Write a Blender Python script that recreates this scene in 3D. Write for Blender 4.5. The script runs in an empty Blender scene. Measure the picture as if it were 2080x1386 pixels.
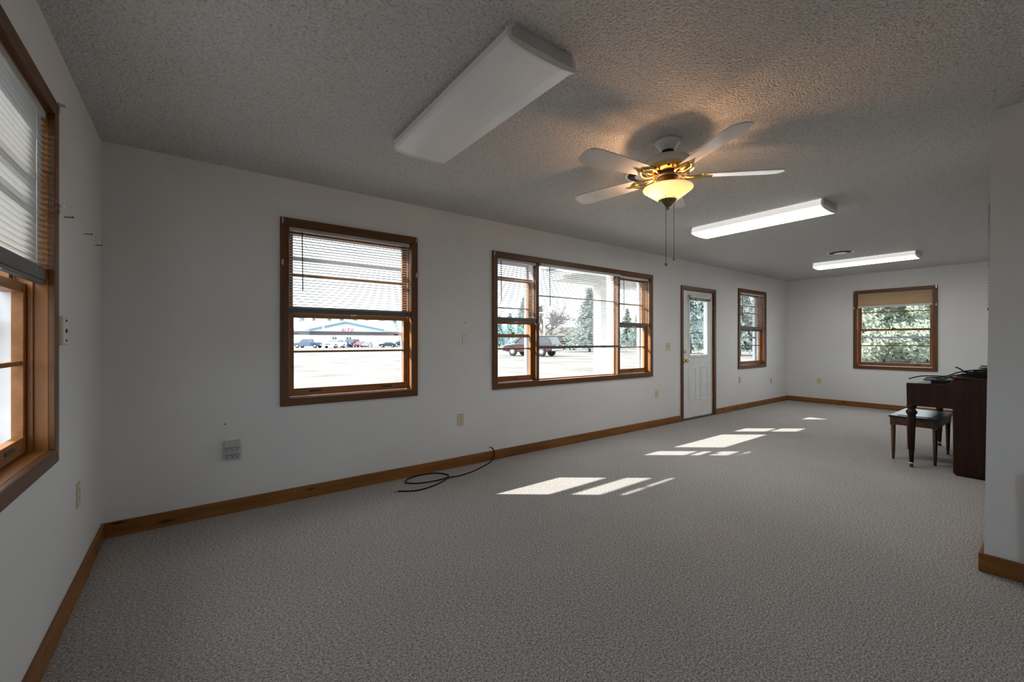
import bpy, bmesh, math, random
from mathutils import Vector, Matrix
random.seed(7)
sc = bpy.context.scene
COL = sc.collection
R_ = math.radians
H = 2.44            # ceiling height
LX = 10.23          # room length
YR = -5.3           # rear of the near part of the room
# ------------------------------------------------------------------ camera, world, sun, exposure
cam_d = bpy.data.cameras.new('camera'); cam = bpy.data.objects.new('camera', cam_d); COL.objects.link(cam)
cam.location = (0.453, -3.59, 1.213); cam.rotation_euler = (R_(90), 0, -math.atan2(0.6, 0.8))
cam_d.sensor_fit = 'HORIZONTAL'; cam_d.sensor_width = 36; cam_d.lens = 862 / 2080 * 36
cam_d.clip_start = 0.05; cam_d.clip_end = 600
sc.camera = cam
w = bpy.data.worlds.new('sky'); sc.world = w; w.use_nodes = True
bg = w.node_tree.nodes['Background']; bg.inputs[0].default_value = (0.78, 0.89, 1.0, 1); bg.inputs[1].default_value = 5.5
sun_d = bpy.data.lights.new('sun', 'SUN'); sun_d.energy = 15; sun_d.angle = R_(0.55); sun_d.color = (1, 0.96, 0.91)
sun = bpy.data.objects.new('sun', sun_d); COL.objects.link(sun); sun.location = (-30, 25, 30)
EL = R_(30.6)
sun.rotation_euler = Vector((0.79 * math.cos(EL), -0.613 * math.cos(EL), -math.sin(EL))).to_track_quat('-Z', 'Y').to_euler()
vs = sc.view_settings; vs.view_transform = 'Standard'; vs.look = 'None'; vs.gamma = 1; vs.exposure = 0.0; vs.use_curve_mapping = False
sc.cycles.transparent_max_bounces = 40; sc.cycles.diffuse_bounces = 6; sc.cycles.max_bounces = 14
sc.cycles.sample_clamp_indirect = 6

# ------------------------------------------------------------------ materials
MATS = {}
def new_mat(name):
    m = bpy.data.materials.new(name); m.use_nodes = True; MATS[name] = m
    nt = m.node_tree; return m, nt, nt.nodes['Principled BSDF']
def link(nt, a, b): nt.links.new(a, b)
def coords(nt, scale=(1, 1, 1), kind='Object'):
    t = nt.nodes.new('ShaderNodeTexCoord'); mp = nt.nodes.new('ShaderNodeMapping'); mp.inputs['Scale'].default_value = scale
    link(nt, t.outputs[kind], mp.inputs['Vector']); return mp.outputs[0]
def noise(nt, vec, scale, detail=3, rough=0.6):
    n = nt.nodes.new('ShaderNodeTexNoise'); n.inputs['Scale'].default_value = scale; n.inputs['Detail'].default_value = detail
    n.inputs['Roughness'].default_value = rough; link(nt, vec, n.inputs['Vector']); return n.outputs['Fac']
def ramp(nt, fac, stops):
    r = nt.nodes.new('ShaderNodeValToRGB'); e = r.color_ramp.elements
    while len(e) < len(stops): e.new(0.5)
    for k, (p, c) in enumerate(stops): e[k].position = p; e[k].color = (*c, 1)
    link(nt, fac, r.inputs[0]); return r.outputs[0]
def bump(nt, b, h, strength, dist):
    n = nt.nodes.new('ShaderNodeBump'); n.inputs['Strength'].default_value = strength; n.inputs['Distance'].default_value = dist
    link(nt, h, n.inputs['Height']); link(nt, n.outputs[0], b.inputs['Normal'])
def plain(name, c, rough=0.5, metal=0.0, var=0.06, scale=9.0, spec=0.5, bmp=0.0):
    m, nt, b = new_mat(name)
    f = noise(nt, coords(nt), scale)
    lo = tuple(x * (1 - var) for x in c); hi = tuple(min(1, x * (1 + var)) for x in c)
    link(nt, ramp(nt, f, [(0.3, lo), (0.7, hi)]), b.inputs['Base Color'])
    b.inputs['Roughness'].default_value = rough; b.inputs['Metallic'].default_value = metal; b.inputs['Specular IOR Level'].default_value = spec
    if bmp: bump(nt, b, f, bmp, 0.002)
    return m
def wood(name, axis, lo, mid, hi, rough=0.42, knots=False):
    m, nt, b = new_mat(name)
    s = [26, 26, 26]; s[axis] = 1.6
    v = coords(nt, s); f = noise(nt, v, 1.0, 5, 0.65)
    s2 = [1.2, 1.2, 1.2]; s2[axis] = 0.5
    f2 = noise(nt, coords(nt, s2), 1.5, 2)
    mx = nt.nodes.new('ShaderNodeMath'); mx.operation = 'MULTIPLY_ADD'; mx.inputs[1].default_value = 0.65
    ad = nt.nodes.new('ShaderNodeMath'); ad.operation = 'MULTIPLY'; ad.inputs[1].default_value = 0.35
    link(nt, f2, ad.inputs[0]); link(nt, f, mx.inputs[0]); link(nt, ad.outputs[0], mx.inputs[2])
    col = ramp(nt, mx.outputs[0], [(0.3, lo), (0.5, mid), (0.7, hi)])
    if knots:
        s3 = [13, 13, 13]; s3[axis] = 3.4
        vo = nt.nodes.new('ShaderNodeTexVoronoi'); vo.inputs['Scale'].default_value = 1.0; link(nt, coords(nt, s3), vo.inputs['Vector'])
        k = ramp(nt, vo.outputs['Distance'], [(0.05, (1, 1, 1)), (0.20, (0, 0, 0))])
        mc = nt.nodes.new('ShaderNodeMix'); mc.data_type = 'RGBA'; link(nt, k, mc.inputs[0]); link(nt, col, mc.inputs[6])
        mc.inputs[7].default_value = (lo[0] * 0.3, lo[1] * 0.25, lo[2] * 0.2, 1); col = mc.outputs[2]
    link(nt, col, b.inputs['Base Color']); b.inputs['Roughness'].default_value = rough; b.inputs['Specular IOR Level'].default_value = 0.2 if 'walnut' in name else 0.4
    bump(nt, b, f, 0.12, 0.002)
    return m
HON = ((0.055, 0.020, 0.004), (0.108, 0.041, 0.008), (0.16, 0.065, 0.012))
for ax, nm in enumerate('xyz'):
    wood('honey_wood_' + nm, ax, *HON)
    wood('sash_wood_' + nm, ax, (0.17, 0.058, 0.011), (0.26, 0.095, 0.019), (0.34, 0.137, 0.03))
    wood('knotty_pine_' + nm, ax, (0.10, 0.034, 0.006), (0.215, 0.080, 0.014), (0.32, 0.125, 0.024), 0.45, True)
    wood('walnut_' + nm, ax, (0.008, 0.003, 0.0015), (0.022, 0.007, 0.0025), (0.044, 0.014, 0.004), 0.45)
    wood('bench_wood_' + nm, ax, (0.035, 0.013, 0.006), (0.075, 0.028, 0.011), (0.12, 0.046, 0.019), 0.35)
def make_wall():
    m, nt, b = new_mat('wall_paint')
    v = coords(nt); f = noise(nt, v, 1.3, 4); g = noise(nt, v, 240, 2)
    link(nt, ramp(nt, f, [(0.3, (0.665, 0.66, 0.65)), (0.7, (0.715, 0.71, 0.70))]), b.inputs['Base Color'])
    b.inputs['Roughness'].default_value = 0.55; bump(nt, b, g, 0.05, 0.001)
make_wall()
def make_ceiling():
    m, nt, b = new_mat('popcorn_ceiling')
    v = coords(nt); f = noise(nt, v, 80, 4, 0.7); g = noise(nt, v, 1.1, 3)
    vo = nt.nodes.new('ShaderNodeTexVoronoi'); vo.inputs['Scale'].default_value = 90; link(nt, v, vo.inputs['Vector'])
    c = ramp(nt, f, [(0.30, (0.33, 0.326, 0.318)), (0.45, (0.60, 0.595, 0.582)), (0.70, (0.71, 0.705, 0.69))])
    link(nt, c, b.inputs['Base Color']); b.inputs['Roughness'].default_value = 0.95; b.inputs['Specular IOR Level'].default_value = 0.1
    mu = nt.nodes.new('ShaderNodeMath'); mu.operation = 'SUBTRACT'; link(nt, f, mu.inputs[0]); link(nt, vo.outputs['Distance'], mu.inputs[1])
    bump(nt, b, mu.outputs[0], 0.7, 0.012)
make_ceiling()
def make_carpet():
    m, nt, b = new_mat('carpet')
    v = coords(nt); f = noise(nt, v, 175, 3, 0.8); g = noise(nt, v, 0.9, 4); v2 = coords(nt, (1, 1.5, 1)); f2 = noise(nt, v2, 82, 3, 0.8)
    ad = nt.nodes.new('ShaderNodeMath'); ad.operation = 'ADD'; link(nt, f, ad.inputs[0]); link(nt, f2, ad.inputs[1])
    hf = nt.nodes.new('ShaderNodeMath'); hf.operation = 'MULTIPLY'; hf.inputs[1].default_value = 0.5; link(nt, ad.outputs[0], hf.inputs[0])
    c = ramp(nt, hf.outputs[0], [(0.39, (0.105, 0.093, 0.085)), (0.5, (0.37, 0.347, 0.33)), (0.61, (0.70, 0.67, 0.65))])
    mc = nt.nodes.new('ShaderNodeMix'); mc.data_type = 'RGBA'; mc.blend_type = 'MULTIPLY'; mc.inputs[0].default_value = 1
    link(nt, c, mc.inputs[6]); link(nt, ramp(nt, g, [(0.3, (0.9, 0.89, 0.88)), (0.7, (1, 1, 1))]), mc.inputs[7])
    link(nt, mc.outputs[2], b.inputs['Base Color']); b.inputs['Roughness'].default_value = 1; b.inputs['Specular IOR Level'].default_value = 0.05
    bump(nt, b, hf.outputs[0], 0.6, 0.005)
make_carpet()
def make_glass():
    m, nt, b = new_mat('window_glass'); nt.nodes.remove(b)
    out = nt.nodes['Material Output']; t = nt.nodes.new('ShaderNodeBsdfTransparent'); g = nt.nodes.new('ShaderNodeBsdfGlossy')
    g.inputs['Roughness'].default_value = 0.02; t.inputs[0].default_value = (0.985, 0.995, 0.99, 1)
    mx = nt.nodes.new('ShaderNodeMixShader'); mx.inputs[0].default_value = 0.025
    link(nt, t.outputs[0], mx.inputs[1]); link(nt, g.outputs[0], mx.inputs[2]); link(nt, mx.outputs[0], out.inputs[0])
make_glass()
def translucent(name, c, amt, rough=0.5, extra=None):
    m, nt, b = new_mat(name); out = nt.nodes['Material Output']
    f = noise(nt, coords(nt), 6); link(nt, ramp(nt, f, [(0.3, tuple(x * 0.96 for x in c)), (0.7, c)]), b.inputs['Base Color'])
    b.inputs['Roughness'].default_value = rough
    t = nt.nodes.new('ShaderNodeBsdfTranslucent'); t.inputs[0].default_value = (*c, 1)
    mx = nt.nodes.new('ShaderNodeMixShader'); mx.inputs[0].default_value = amt
    link(nt, b.outputs[0], mx.inputs[1]); link(nt, t.outputs[0], mx.inputs[2]); link(nt, mx.outputs[0], out.inputs[0])
    return m, nt, b
translucent('blind_white', (0.44, 0.44, 0.43), 0.02, 0.4)
translucent('shade_fabric', (0.62, 0.47, 0.30), 0.3, 0.9)
_, _, fb = translucent('frosted_bowl', (0.97, 0.92, 0.84), 0.75, 0.35)
fb.inputs['Emission Color'].default_value = (1, 0.58, 0.32, 1); fb.inputs['Emission Strength'].default_value = 0.35
def lens(name, strength):
    m, nt, b = new_mat(name)
    v = coords(nt)
    wx = nt.nodes.new('ShaderNodeTexWave'); wx.inputs['Scale'].default_value = 55; wx.bands_direction = 'X'; link(nt, v, wx.inputs['Vector'])
    wy = nt.nodes.new('ShaderNodeTexWave'); wy.inputs['Scale'].default_value = 55; wy.bands_direction = 'Y'; link(nt, v, wy.inputs['Vector'])
    mu = nt.nodes.new('ShaderNodeMath'); mu.operation = 'MULTIPLY'; link(nt, wx.outputs['Fac'], mu.inputs[0]); link(nt, wy.outputs['Fac'], mu.inputs[1])
    link(nt, ramp(nt, mu.outputs[0], [(0.0, (0.78, 0.785, 0.78)), (1, (0.92, 0.925, 0.92))]), b.inputs['Base Color'])
    b.inputs['Roughness'].default_value = 0.32; bump(nt, b, mu.outputs[0], 0.25, 0.002)
    if strength:
        b.inputs['Emission Color'].default_value = (1, 0.985, 0.94, 1); b.inputs['Emission Strength'].default_value = strength
lens('lens_off', 0); lens('lens_lit', 15.0); lens('lens_side_lit', 0.55)
plain('white_metal', (0.72, 0.72, 0.70), 0.35); plain('headrail_white', (0.46, 0.46, 0.45), 0.4); plain('grey_metal', (0.48, 0.48, 0.47), 0.45); plain('white_enamel', (0.62, 0.65, 0.65), 0.18)
plain('door_paint', (0.76, 0.76, 0.75), 0.4); plain('brass', (0.85, 0.58, 0.18), 0.14, 1.0, 0.03); plain('antique_brass', (0.28, 0.24, 0.12), 0.25, 1.0)
plain('steel', (0.5, 0.5, 0.5), 0.3, 1.0); plain('dark_steel', (0.05, 0.05, 0.05), 0.4, 0.6); plain('blind_rail_shaded_grey', (0.085, 0.092, 0.088), 0.5)
plain('wand_plastic', (0.03, 0.03, 0.03), 0.3); plain('cord', (0.75, 0.74, 0.70), 0.8); plain('ivory_plastic', (0.58, 0.52, 0.36), 0.4)
plain('white_plastic', (0.72, 0.72, 0.70), 0.4); plain('grey_plastic', (0.42, 0.42, 0.41), 0.4); plain('slot_black', (0.01, 0.01, 0.01), 0.7)
plain('black_rubber', (0.006, 0.006, 0.006), 0.5, 0, 0.06, 9, 0.15); plain('black_vinyl', (0.012, 0.013, 0.015), 0.28); plain('black_plastic', (0.008, 0.008, 0.009), 0.4, 0, 0.06, 9, 0.2)
plain('ivory_key', (0.8, 0.78, 0.7), 0.25); plain('aluminium', (0.52, 0.57, 0.66), 0.4, 0.0); plain('exterior_trim', (0.72, 0.72, 0.72), 0.6)
plain('siding', (0.55, 0.57, 0.6), 0.7); plain('paint_putty', (0.66, 0.655, 0.64), 0.5)
plain('gravel', (0.145, 0.132, 0.116), 0.95, 0, 0.3, 0.35, 0.1); plain('concrete', (0.5, 0.49, 0.47), 0.9, 0, 0.1, 3)
plain('porch_white', (0.60, 0.60, 0.59), 0.6); plain('porch_grey', (0.42, 0.42, 0.42), 0.7); plain('brick_grey', (0.3, 0.27, 0.26), 0.9)
plain('steel_siding', (0.50, 0.60, 0.66), 0.5, 0, 0.04, 0.3); plain('steel_roof', (0.72, 0.76, 0.78), 0.4); plain('blue_fascia', (0.10, 0.17, 0.22), 0.5)
plain('sign_red', (0.75, 0.06, 0.10), 0.5); plain('dark_glass', (0.03, 0.035, 0.04), 0.08); plain('white_wall', (0.75, 0.75, 0.74), 0.7)
plain('tan_wall', (0.17, 0.145, 0.105), 0.8); plain('tan_roof', (0.125, 0.108, 0.082), 0.8); plain('tyre', (0.02, 0.02, 0.02), 0.8); plain('chrome', (0.6, 0.6, 0.62), 0.2, 0.9)
for n, c in (('paint_blue', (0.03, 0.055, 0.12)), ('paint_white', (0.7, 0.72, 0.74)), ('paint_navy', (0.05, 0.075, 0.14)), ('paint_red', (0.45, 0.05, 0.05)),
             ('paint_maroon', (0.032, 0.010, 0.012)), ('paint_black', (0.02, 0.025, 0.03)), ('paint_silver', (0.35, 0.37, 0.4))): plain(n, c, 0.25, 0.1)
plain('tail_red', (0.4, 0.02, 0.02), 0.2); plain('bark', (0.11, 0.085, 0.07), 0.95, 0, 0.3, 4); plain('bare_bark', (0.16, 0.13, 0.115), 0.95)
def foliage(name, lo, hi, sc_=1.2):
    m, nt, b = new_mat(name); f = noise(nt, coords(nt), sc_, 4, 0.7); out = nt.nodes['Material Output']
    c = ramp(nt, f, [(0.35, lo), (0.65, hi)]); link(nt, c, b.inputs['Base Color']); b.inputs['Roughness'].default_value = 0.8
    b.inputs['Specular IOR Level'].default_value = 0.2
    t = nt.nodes.new('ShaderNodeBsdfTranslucent'); link(nt, c, t.inputs[0]); mx = nt.nodes.new('ShaderNodeMixShader'); mx.inputs[0].default_value = 0.4
    link(nt, b.outputs[0], mx.inputs[1]); link(nt, t.outputs[0], mx.inputs[2]); link(nt, mx.outputs[0], out.inputs[0])
foliage('conifer_green', (0.22, 0.34, 0.32), (0.36, 0.47, 0.44)); foliage('pine_grey', (0.17, 0.21, 0.19), (0.29, 0.33, 0.30))
foliage('thicket_light', (0.29, 0.35, 0.28), (0.48, 0.50, 0.38), 2.5); foliage('thicket_blue', (0.20, 0.27, 0.31), (0.34, 0.41, 0.42), 2.5); foliage('hedge_dry', (0.06, 0.052, 0.045), (0.12, 0.10, 0.085))

# ------------------------------------------------------------------ geometry helpers
def root_of(o):
    while o.parent: o = o.parent
    return o
class G:
    def __init__(s): s.v = []; s.f = []; s.sm = []
    def add(s, vs_, fs, smooth=False):
        n = len(s.v); s.v += [tuple(p) for p in vs_]; s.f += [tuple(i + n for i in q) for q in fs]; s.sm += [smooth] * len(fs); return s
    def box(s, x0, x1, y0, y1, z0, z1, T=None):
        p = [(x, y, z) for z in (z0, z1) for y in (y0, y1) for x in (x0, x1)]
        if T: p = [T(*q) for q in p]
        return s.add(p, [(0, 2, 3, 1), (4, 5, 7, 6), (0, 1, 5, 4), (2, 6, 7, 3), (0, 4, 6, 2), (1, 3, 7, 5)])
    def prism(s, poly, h0, h1, T):           # poly in (a,b), extruded along c; T(a,b,c) -> xyz
        n = len(poly); p = [T(a, b, h0) for a, b in poly] + [T(a, b, h1) for a, b in poly]
        return s.add(p, [tuple(range(n)), tuple(range(2 * n - 1, n - 1, -1))] + [(i, i + n, (i + 1) % n + n, (i + 1) % n) for i in range(n)])
    def lathe(s, prof, c=(0, 0, 0), n=24, T=None, smooth=True):   # prof (r,z)
        p = []; f = []
        for r, z in prof:
            for k in range(n):
                a = 2 * math.pi * k / n; q = (c[0] + r * math.cos(a), c[1] + r * math.sin(a), c[2] + z); p.append(T(*q) if T else q)
        m = len(prof)
        for i in range(m - 1):
            for k in range(n): f.append((i * n + k, i * n + (k + 1) % n, (i + 1) * n + (k + 1) % n, (i + 1) * n + k))
        s.add(p, f, smooth)
        base = len(s.v) - len(p)
        for i in (0, m - 1):
            if prof[i][0] > 1e-6: s.f.append(tuple(base + i * n + k for k in range(n))); s.sm.append(False)
        return s
    def tube(s, pts, r, n=8, smooth=True, cap=True):
        pts = [Vector(p) for p in pts]; m = len(pts); rs = r if isinstance(r, (list, tuple)) else [r] * m
        p = []; f = []; up = None
        for i, q in enumerate(pts):
            t = (pts[min(i + 1, m - 1)] - pts[max(i - 1, 0)]).normalized()
            if up is None: up = Vector((0, 0, 1)) if abs(t.z) < 0.9 else Vector((1, 0, 0))
            a = t.cross(up)
            if a.length < 1e-5: a = t.orthogonal()
            a.normalize(); b = a.cross(t); up = b
            for k in range(n):
                g = 2 * math.pi * k / n; p.append(q + (a * math.cos(g) + b * math.sin(g)) * rs[i])
        for i in range(m - 1):
            for k in range(n): f.append((i * n + k, i * n + (k + 1) % n, (i + 1) * n + (k + 1) % n, (i + 1) * n + k))
        if cap: f += [tuple(range(n)), tuple(range((m - 1) * n, m * n))]
        return s.add(p, f, smooth)
def spline(pts, k=10):
    P = [Vector(p) for p in pts]; out = []
    for i in range(len(P) - 1):
        a = P[max(i - 1, 0)]; b = P[i]; c = P[i + 1]; d = P[min(i + 2, len(P) - 1)]
        for j in range(k):
            t = j / k; out.append(0.5 * ((2 * b) + (c - a) * t + (2 * a - 5 * b + 4 * c - d) * t * t + (3 * b - a - 3 * c + d) * t ** 3))
    return out + [P[-1]]
def obj(name, g, mat, parent=None, bevel=0, kind=None, label=None):
    me = bpy.data.meshes.new(name); inv = root_of(parent).matrix_basis.inverted() if parent else None
    me.from_pydata([inv @ Vector(p) if inv else p for p in g.v], [], g.f)
    me.polygons.foreach_set('use_smooth', g.sm)
    bm = bmesh.new(); bm.from_mesh(me); bmesh.ops.recalc_face_normals(bm, faces=bm.faces); bm.to_mesh(me); bm.free()
    me.materials.append(MATS[mat]); o = bpy.data.objects.new(name, me); COL.objects.link(o)
    if parent: o.parent = parent
    if bevel:
        md = o.modifiers.new('bevel', 'BEVEL'); md.width = bevel; md.segments = 2; md.limit_method = 'ANGLE'
    if kind: o['kind'] = kind
    if label: o['label'] = label
    return o
def tag(o, label, cat, group=None, kind=None):
    o['label'] = label; o['category'] = cat
    if group: o['group'] = group
    if kind: o['kind'] = kind
    return o
def thing(name, label, cat, loc=(0, 0, 0), rotz=0, group=None, kind=None):
    o = bpy.data.objects.new(name, None); COL.objects.link(o); o.location = loc; o.rotation_euler = (0, 0, rotz); o.empty_display_size = 0.1
    o.matrix_basis = Matrix.LocRotScale(Vector(loc), Matrix.Rotation(rotz, 3, 'Z'), Vector((1, 1, 1)))
    return tag(o, label, cat, group, kind)
def place(o, loc, rotz=0, s=1):
    o.location = loc; o.rotation_euler = (0, 0, rotz); o.scale = (s, s, s) if not isinstance(s, tuple) else s
def copy_tree(o, parent=None):
    c = o.copy(); COL.objects.link(c); c.parent = parent
    for ch in list(o.children): copy_tree(ch, c)
    return c
def share(o, name, loc, parent):                 # another object of the same mesh
    c = bpy.data.objects.new(name, o.data); COL.objects.link(c); c.parent = parent; c.location = loc; return c

# ------------------------------------------------------------------ room shell
def wall_holes(name, a0, a1, z0, z1, t, holes, T, label):
    A = sorted({a0, a1, *[h[0] for h in holes], *[h[1] for h in holes]}); Zs = sorted({z0, z1, *[h[2] for h in holes], *[h[3] for h in holes]})
    g = G()
    solid = lambda i, j: 0 <= i < len(A) - 1 and 0 <= j < len(Zs) - 1 and not any(h[0] <= (A[i] + A[i + 1]) / 2 <= h[1] and h[2] <= (Zs[j] + Zs[j + 1]) / 2 <= h[3] for h in holes)
    vid = {}
    def V(i, j, k):
        if (i, j, k) not in vid: vid[(i, j, k)] = len(g.v); g.v.append(T(A[i], t if k else 0, Zs[j]))
        return vid[(i, j, k)]
    for i in range(len(A) - 1):
        for j in range(len(Zs) - 1):
            if not solid(i, j): continue
            fs = [[V(i, j, 0), V(i + 1, j, 0), V(i + 1, j + 1, 0), V(i, j + 1, 0)], [V(i, j, 1), V(i, j + 1, 1), V(i + 1, j + 1, 1), V(i + 1, j, 1)]]
            if not solid(i - 1, j): fs.append([V(i, j, 0), V(i, j + 1, 0), V(i, j + 1, 1), V(i, j, 1)])
            if not solid(i + 1, j): fs.append([V(i + 1, j, 0), V(i + 1, j, 1), V(i + 1, j + 1, 1), V(i + 1, j + 1, 0)])
            if not solid(i, j - 1): fs.append([V(i, j, 0), V(i, j, 1), V(i + 1, j, 1), V(i + 1, j, 0)])
            if not solid(i, j + 1): fs.append([V(i, j + 1, 0), V(i + 1, j + 1, 0), V(i + 1, j + 1, 1), V(i, j + 1, 1)])
            g.f += [tuple(q) for q in fs]; g.sm += [False] * len(fs)
    return tag(obj(name, g, 'wall_paint'), label, 'wall', kind='structure')
WT = 0.17
TB = lambda a, d, z: (a, d, z)                 # long back wall (inner face y=0)
TL = lambda a, d, z: (-d, a, z)                # left wall (inner face x=0)
TF = lambda a, d, z: (LX + d, a, z)            # far wall
TR = lambda a, d, z: (a, YR - d, z)            # rear wall behind the camera
JT = 0.018
W1 = (1.030, 2.010, 0.780, 2.085); W2 = (2.950, 5.545, 0.775, 2.077); W3 = (8.170, 9.155, 0.780, 2.085)
WF = (-2.150, -1.155, 0.765, 2.075); WL = (-2.180, -1.190, 0.790, 2.100); WR = (1.65, 2.30, 0.60, 1.80)
DR = (6.375, 7.280, 0.0, 1.998)
hole = lambda q: (q[0] - JT, q[1] + JT, q[2] - JT, q[3] + JT)
wall_holes('wall_back', -WT, LX + WT, 0, H, WT, [hole(W1), hole(W2), hole(W3), (DR[0] - JT, DR[1] + JT, 0, DR[3] + JT)], TB, 'long white painted wall holding the row of windows and the door')
wall_holes('wall_left', YR, 0, 0, H, WT, [hole(WL)], TL, 'white painted end wall with three nails beside its window')
wall_holes('wall_far', -3.42, 0, 0, H, WT, [hole(WF)], TF, 'white painted far end wall with the shaded window')
wall_holes('wall_rear', -WT, 3.93, 0, H, WT, [hole(WR)], TR, 'white painted wall at the rear of the room')
g = G()
P0 = [(3.785, -3.292), (LX, -3.27), (LX, -3.42), (3.93, -3.42), (3.93, YR), (3.785, YR)]
P1 = [(3.850, -3.3165), (LX, -3.27), (LX, -3.42), (3.93, -3.42), (3.93, YR), (3.850, YR)]
g.add([(x, y, 0) for x, y in P0] + [(x, y, H) for x, y in P1], [tuple(range(6)), tuple(range(11, 5, -1))] + [(i, (i + 1) % 6, (i + 1) % 6 + 6, i + 6) for i in range(6)])
tag(obj('wall_right', g, 'wall_paint'), 'white painted partition wall whose corner stands in front of the piano', 'wall', kind='structure')
tag(obj('floor', G().box(-WT, LX + WT, YR - WT, WT, -0.12, 0), 'carpet'), 'grey taupe speckled carpet floor', 'floor', kind='structure')
tag(obj('ceiling', G().box(-WT, LX + WT, YR - WT, WT, H, H + 0.15), 'popcorn_ceiling'), 'grey popcorn textured ceiling', 'ceiling', kind='structure')
BH, BT = 0.094, 0.018
def baseboard(name, g, mat, label): tag(obj(name, g, mat, bevel=0.003), label, 'baseboard', kind='structure')
baseboard('baseboard_back', G().box(BT, 6.318, -BT, 0, 0, BH), 'knotty_pine_x', 'long knotty pine baseboard under the two wide windows')
baseboard('baseboard_back', G().box(7.342, LX - BT, -BT, 0, 0, BH), 'knotty_pine_x', 'short knotty pine baseboard between the door and the far corner')
baseboard('baseboard_left', G().box(0, BT, YR, 0, 0, BH), 'knotty_pine_y', 'pine baseboard along the wall with the nails')
baseboard('baseboard_far', G().box(LX - BT, LX, -3.27, 0, 0, BH), 'knotty_pine_y', 'pine baseboard along the far end wall')
baseboard('baseboard_right', G().box(3.785 - BT, 3.785, YR, -3.274, 0, BH), 'knotty_pine_y', 'pine baseboard wrapped round the partition corner')
baseboard('baseboard_right', G().prism([(3.785, -3.292), (3.785, -3.274), (LX - BT, -3.252), (LX - BT, -3.27)], 0, BH, lambda a, b, c: (a, b, c)), 'knotty_pine_x', 'pine baseboard behind the piano')
tag(obj('trim_1', G().box(3.767, 3.79, -3.95, -3.432, BH, 0.545), 'sash_wood_z', bevel=0.002), 'orange stained low wooden panel on the partition wall', 'panel', kind='structure')

# ------------------------------------------------------------------ windows
def casing(a0, a1, z0, z1, T, root, ax, w_=0.06, d=0.02, bottom=True):
    A0, A1, Z0, Z1 = a0 - w_, a1 + w_, z0 - w_, z1 + w_
    TT = lambda a, z, dd: T(a, dd, z)
    obj('casing', G().prism([(a0, z1), (a1, z1), (A1, Z1), (A0, Z1)], -d, 0, TT), 'honey_wood_' + ax, root, 0.003)
    zb0, zb = (z0, Z0) if bottom else (z0, z0)
    obj('casing', G().prism([(a0, zb0), (a0, z1), (A0, Z1), (A0, zb)], -d, 0, TT), 'honey_wood_z', root, 0.003)
    obj('casing', G().prism([(a1, zb0), (a1, z1), (A1, Z1), (A1, zb)], -d, 0, TT), 'honey_wood_z', root, 0.003)
    if bottom: obj('casing', G().prism([(a0, z0), (a1, z0), (A1, Z0), (A0, Z0)], -d, 0, TT), 'honey_wood_' + ax, root, 0.003)
def sash(name, a0, a1, z0, z1, d0, d1, T, root, ax, rails=(0.06, 0.036), stile=0.042, muntin=None, hardware=None):
    g = G(); br, tr = rails
    g.box(a0, a0 + stile, d0, d1, z0, z1, T); g.box(a1 - stile, a1, d0, d1, z0, z1, T)
    g.box(a0 + stile, a1 - stile, d0, d1, z0, z0 + br, T); g.box(a0 + stile, a1 - stile, d0, d1, z1 - tr, z1, T)
    s = obj(name, g, 'sash_wood_' + ax, root, 0.002)
    dm = (d0 + d1) / 2; zs = [z0 + br, z1 - tr]
    mz = muntin if muntin else (zs[0] + zs[1]) / 2
    obj('muntin', G().box(a0 + stile, a1 - stile, d0 + 0.004, d1 - 0.004, mz - 0.008, mz + 0.008, T), 'sash_wood_' + ax, s)
    for q0, q1 in ((zs[0], mz - 0.008), (mz + 0.008, zs[1])):
        obj('pane', G().box(a0 + stile, a1 - stile, dm - 0.0015, dm + 0.0015, q0, q1, T), 'window_glass', s)
    if hardware == 'lower':
        for q in (0.2, 0.8) if a1 - a0 > 0.7 else (0.5,):
            c = a0 + (a1 - a0) * q; obj('sash_lift', G().box(c - 0.045, c + 0.045, d0 - 0.004, d0 + 0.004, z0 + 0.028, z0 + 0.042, T), 'dark_steel', s, 0.003)
        c = (a0 + a1) / 2; gl = G(); gl.box(c - 0.03, c + 0.03, d0 + 0.002, d1, z1, z1 + 0.012, T); gl.box(c - 0.012, c + 0.03, d0 + 0.006, d0 + 0.018, z1 + 0.012, z1 + 0.024, T)
        obj('sash_lock', gl, 'antique_brass', s, 0.002)
    return s
def storm(a0, a1, z0, z1, T, root, rails, ax):
    g = G(); d0, d1 = 0.152, 0.168; e = 0.026
    g.box(a0, a0 + e, d0, d1, z0, z1, T); g.box(a1 - e, a1, d0, d1, z0, z1, T); g.box(a0 + e, a1 - e, d0, d1, z0, z0 + e, T); g.box(a0 + e, a1 - e, d0, d1, z1 - e, z1, T)
    for i_, r in enumerate(rails): g.box(a0 + e, a1 - e, d0, 0.19 if i_ == 0 else d1, r - 0.016, r + 0.016, T)
    s = obj('storm_frame', g, 'aluminium', root)
    for r in rails[:1]:
        for a in (a0 + e + 0.05, a1 - e - 0.05): obj('storm_latch', G().box(a - 0.02, a + 0.02, d0 - 0.006, d0, r - 0.012, r - 0.002, T), 'dark_steel', s)
    g = G(); b = 0.03                                     # exterior moulding
    for (p, q, r0, r1) in ((a0 - b, a0 + 0.012, z0 - b, z1 + b), (a1 - 0.012, a1 + b, z0 - b, z1 + b), (a0 + 0.012, a1 - 0.012, z1 - 0.012, z1 + b), (a0 + 0.012, a1 - 0.012, z0 - b, z0 + 0.012)):
        g.box(p, q, 0.17, 0.205, r0, r1, T)
    obj('exterior_moulding', g, 'exterior_trim', root)
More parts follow.
